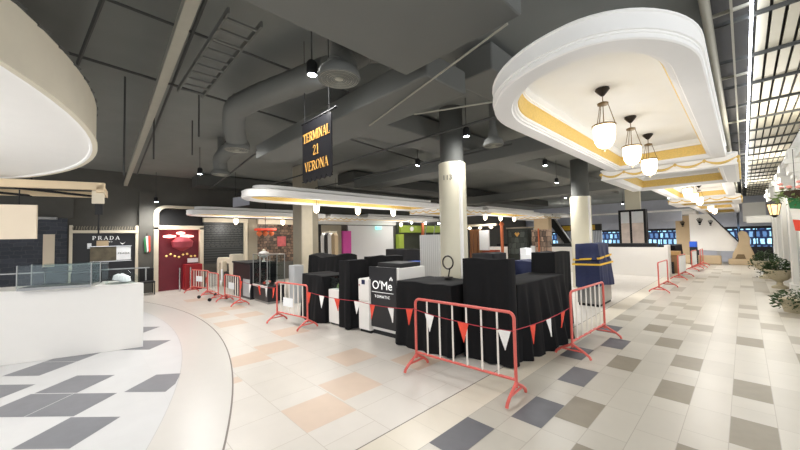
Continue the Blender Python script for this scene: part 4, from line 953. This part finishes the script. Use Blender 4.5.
# ------------------------------------------------------------------ ceiling over the right strip: grille, LED, pipes
c = thing('ceiling_grille', 'pale slatted ceiling with dark gaps at the upper right', 'ceiling grille', (0, 0, 4.0), kind='structure')
m = MB()
for k in range(10):
    x = .19 + .112 * k; m.box(x, x + .084, 1.0, 31, 0, .03)
m.build('slats', M['slat'], c)
m = MB()
for k in range(26):
    y = 1.5 + k * 1.15; m.box(-.2, 1.3, y, y + .035, -.04, .0)
m.build('crossbars', M['ductdk'], c)
struct(MB().box(-.2, 1.3, .5, 31.5, 4.1, 4.14).build('ceiling_recess', M['void']), 'dark recess above the slatted ceiling')
o = MB().cyl((.146, 1.5, 3.95), (.146, 24, 3.95), .012, n=10).build('led_tube', M['led']); tag(o, 'long white LED tube running along the slatted ceiling', 'lamp')
o = MB().cyl((-.17, 1.0, 3.92), (-.17, 30, 3.92), .04, n=12).build('ceiling_pipe', M['pipe'], smooth=True); tag(o, 'pale round pipe running right of the nearest canopy', 'pipe')
o = MB().box(-.005, .015, 1.0, 30, 3.86, 3.96).build('cable_channel', M['pipe']); tag(o, 'thin pale channel beside the LED tube', 'cable channel')
for k, y in enumerate((4.6, 6.6, 9.4, 13.5)):
    o = MB().box(-.16, .13, y, y + .025, 3.92, 3.95).build('pipe_clamp', M['pipe']); tag(o, 'short cross clamp joining pale pipe and channel, %s along the LED tube' % ('nearest', 'second', 'third', 'fourth')[k], 'clamp', 'pipe clamps at the upper right')
struct(MB().box(-.02, .9, 28, 28.3, 2.3, 3.4).box(.1, 1.2, 24.2, 24.35, 2.15, 2.5).build('trim_8', M['wallr']), 'white bulkhead over the end of the aisle')

# ------------------------------------------------------------------ ceiling services
o = MB().box(-19 + 4, -2.0, -.05, .05, -.05, .05).build('ceiling_beam', M['pipe'], loc=(0, .62, 3.8)); o.rotation_euler = (0, 0, -.04); o.location = (.08, .53, 3.82)
tag(o, 'long pale straight bar crossing the dark ceiling at upper left', 'beam')
def duct(label, x0, x1, y0, y1, z0, z1, m='duct'):
    o = MB().box(x0, x1, y0, y1, z0, z1).build('air_duct', M[m], bevel=.02); return tag(o, label, 'air duct', 'air ducts under the dark ceiling')
duct('wide grey air duct overhead at the top centre of the hall', -2.35, -1.1, -3.0, 2.4, 3.42, 3.75)
duct('grey air duct branching left from the overhead duct, behind the round diffuser', -6.8, -2.2, 2.55, 3.25, 3.42, 3.7)
duct('grey air duct running deep behind the hanging sign', -5.2, -4.4, 3.3, 20, 3.8, 4.2)
duct('dark duct above the middle canopy row', -10.6, -9.6, 7.0, 24, 3.8, 4.2, 'ductdk')
duct('grey duct crossing above the numbered column', -9.0, -1.8, 6.6, 7.3, 3.45, 3.8)
duct('far grey duct crossing above the farther column', -14.5, -1.8, 14.5, 15.3, 3.45, 3.8)
duct('grey duct above the left shopfronts', -14.3, -13.4, 3, 20, 3.8, 4.2, 'ductdk')
duct('narrow grey duct left of the nearest canopy', -2.6, -2.05, 3.6, 12, 3.8, 4.15)
def diffuser(label, x, y, zz, r):
    c = thing('round_diffuser', label, 'air diffuser', (x, y, zz), 0, 'round air diffusers')
    MB().lathe([(r, .0), (r * 1.02, .02), (r * .9, .1), (r * .5, .16), (r * .4, .3)], n=28).build('housing', M['duct'], c, smooth=True)
    for k in range(4):
        q = r * (.92 - .22 * k); MB().lathe([(q, -.005), (q, .012), (q - .03, .03), (q - .035, .03), (q - .02, -.005)], n=28, cap=False).build('ring', M['pipe'], c, smooth=True)
    MB().cyl((0, 0, .25), (0, 0, 4.25 - zz), r * .35, n=16).build('neck', M['duct'], c, smooth=True)
    MB().lathe([(r * .2, 0), (.01, -.005)], n=16).build('boss', M['pipe'], c)
diffuser('round ringed air diffuser just above the hanging black sign', -2.75, 1.85, 3.35, .21); diffuser('flat round diffuser left of the nearest canopy', -3.1, 5.4, 3.4, .18); diffuser('distant round diffuser over the left aisle', -5.9, 1.9, 3.3, .2)
diffuser('round diffuser above the left barriers', -8.6, 2.4, 3.35, .2)
def flex(label, pts, r):
    m = MB(); P = [Vector(p) for p in pts]; sm = []
    for i in range(len(P) - 1):
        for k in range(10): sm.append(P[i].lerp(P[i + 1], k / 10))
    for _ in range(6): sm = [sm[0]] + [(sm[i - 1] + sm[i] * 2 + sm[i + 1]) / 4 for i in range(1, len(sm) - 1)] + [sm[-1]]
    m.tube(sm, [r * (1 + .04 * (i % 2)) for i in range(len(sm))], 14); o = m.build('flexible_duct', M['pipeflex'] if 'pipeflex' in M else M['duct'], smooth=True); tag(o, label, 'flexible duct', 'flexible ducts')
flex('bent flexible duct hanging left of the black sign', [(-3.3, 2.1, 3.75), (-4.6, 1.75, 3.75), (-5.2, 1.65, 3.75), (-5.6, 1.75, 3.6), (-5.9, 1.9, 3.42)], .16)
flex('second flexible duct curving down over the left aisle', [(-7.6, 2.6, 3.9), (-8.1, 2.4, 3.85), (-8.5, 2.35, 3.7), (-8.6, 2.4, 3.46)], .15)
flex('short flexible duct joining the round ringed diffuser', [(-2.5, 2.3, 3.75), (-2.65, 2.1, 3.72), (-2.75, 1.95, 3.6), (-2.75, 1.85, 3.45)], .14)
def run(label, a, b, r, m='pipedk', name='conduit'):
    o = MB().cyl(a, b, r, n=8).build(name, M[m], smooth=True); tag(o, label, 'conduit', 'thin conduits under the ceiling')
run('dark conduit across the ceiling nearest the round drum', (-14, -.9, 4.0), (-1.8, .35, 4.0), .02); run('second dark conduit across the ceiling, crossing the pale bar', (-14, 1.35, 4.05), (-1.8, .75, 4.05), .018)
run('dark conduit running under the left ceiling towards the menu wall', (-5.2, -1.5, 4.0), (-6.6, 8.0, 4.0), .018); run('dark conduit beside the bent flexible duct', (-4.0, -1, 4.05), (-4.2, 3, 4.05), .015)
run('dark conduit over the left barriers', (-13.5, 3.4, 3.7), (-5.5, 2.6, 3.7), .02); run('dark conduit behind the hanging sign', (-14, 4.4, 3.6), (-2.5, 4.6, 3.6), .02); run('dark conduit farther behind the hanging sign', (-14, 5.6, 3.5), (-3, 5.9, 3.5), .02)
run('thin pale conduit lying under the overhead duct', (-3.7, 3.0, 3.39), (-1.2, 2.36, 3.39), .01, 'pipe'); run('thin pale conduit ending at the nearest canopy', (-2.9, 3.1, 3.35), (-1.6, 3.3, 3.2), .01, 'pipe')
for k in range(4): run(('dark rod hanging at the %s' % s) if (s := ('edge of the round drum', 'left of the pale bar', 'left of the flexible duct', 'right of the pale bar')[k]) else '', *(((-6.2, .45, 2.75), (-6.2, .45, 4.2)), ((-7.0, .9, 3.2), (-7.0, .9, 4.2)), ((-6.2, 1.4, 3.5), (-6.2, 1.4, 4.2)), ((-7.6, 1.6, 3.5), (-7.6, 1.6, 4.2)))[k], .012, name='hanger_rod')
# cable tray (ladder)
c = thing('cable_tray', 'dark ladder cable tray left of the bent flexible duct', 'cable tray', (0, 0, 3.85))
for y in (.95, 1.25): MB().box(-5.4, -3.2, y, y + .02, 0, .06).build('side_rail', M['duct'], c)
for k in range(10): MB().box(-5.3 + k * .22, -5.27 + k * .22, .95, 1.27, 0, .02).build('rung', M['duct'], c)

# spotlights
def spotlight(label, x, y, zz, power, ztop=4.25):
    c = thing('ceiling_spotlight', label, 'spotlight', (x, y, zz), 0, 'spotlights under the dark ceiling')
    MB().lathe([(.055, 0), (.06, .015), (.06, .13), (.04, .16)], n=16).build('housing', M['blackmt'], c, smooth=True)
    MB().cyl((0, 0, .15), (0, 0, ztop - zz), .008, n=6).build('stem', M['pipedk'], c)
    MB().lathe([(.05, -.002), (.03, -.012), (.004, -.016)], n=14).build('lens', M['spot'], c, smooth=True)
    ld = bpy.data.lights.new('spot_beam', 'SPOT'); ld.energy = power; ld.spot_size = math.radians(150); ld.spot_blend = .8; ld.shadow_soft_size = .35; ld.color = (1, .98, .95)
    lo = bpy.data.objects.new('spot_beam', ld); COL.objects.link(lo); lo.parent = c; lo.location = (0, 0, -.05)
SP = [(-3.32,1.87,3.62,'bright spotlight left of the round ringed diffuser'),(-6.85,2.04,3.6,'bright spotlight left of the bent flexible duct'),(-9.85,2.25,3.55,'bright spotlight over the left aisle, second from the red-lit shop'),(-14.2,1.9,3.2,'spotlight at the top of the grey pier by the red-lit shop'),
      (-3.38,4.96,3.55,'spotlight left of the nearest canopy, above the numbered column'),(-3.5,8.64,3.55,'spotlight over the corner kiosk, right of the numbered column'),(-5.4,5.85,3.5,'spotlight behind the hanging sign, above its black edge'),(-4.3,11.5,3.5,'distant spotlight between the two cream columns'),
      (-11.5,7.5,3.5,'distant spotlight over the kiosks behind the middle canopy'),(-5.8,16.5,3.5,'far spotlight left of the farther column'),(-2.6,15.5,3.5,'far spotlight left of the second garlanded canopy'),(-11.5,14.0,3.5,'far spotlight above the green shop sign'),(-4.9,23.0,3.5,'distant spotlight before the far blue windows, left of the poster pillar'),(-2.6,21.5,3.5,'distant spotlight right of the poster pillar'),(-9.3,27.5,3.5,'farthest spotlight at the back of the hall'),(-2.2,28.5,3.6,'spotlight above the sloping escalator')]  # the last four are added to brighten the far end
for x, y, zz, lab in SP: spotlight(lab, x, y, zz, (60 if abs(y - 4.96) < .01 else 150) if y < 20 else 320)
def lamp(name, kind, loc, energy, col=(1, 1, 1), size=.3, rot=(0, 0, 0)):
    ld = bpy.data.lights.new(name, kind); ld.energy = energy; ld.color = col
    if kind == 'POINT': ld.shadow_soft_size = size
    lo = bpy.data.objects.new(name, ld); COL.objects.link(lo); lo.location = loc; lo.rotation_euler = rot
    return lo
for x, y, zz, lab in spots: lamp('lantern_bulb', 'POINT', (x, y, zz - .64), 4.0 if y < 7 and x > -2 else 12, (1, .97, .93), .1)
# added fill lamps with no fixtures: under the drum and along the aisle
lamp('drum_downlight', 'POINT', (-4.3, -1.9, 2.6), 45, (1, .98, .96), .2)
for y in (9.0, 15.0, 22.0): lamp('aisle_downlight', 'POINT', (.5, y, 3.3), 40, (1, .95, .86), .12)

wd = bpy.data.worlds.new('World'); sc.world = wd; wd.use_nodes = True
bg = wd.node_tree.nodes['Background']; bg.inputs[0].default_value = (.93, .96, 1.0, 1); bg.inputs[1].default_value = .85

vs = sc.view_settings
vs.view_transform = 'Standard'; vs.look = 'None'; vs.gamma = 1.0; vs.use_curve_mapping = False; vs.exposure = 1.05
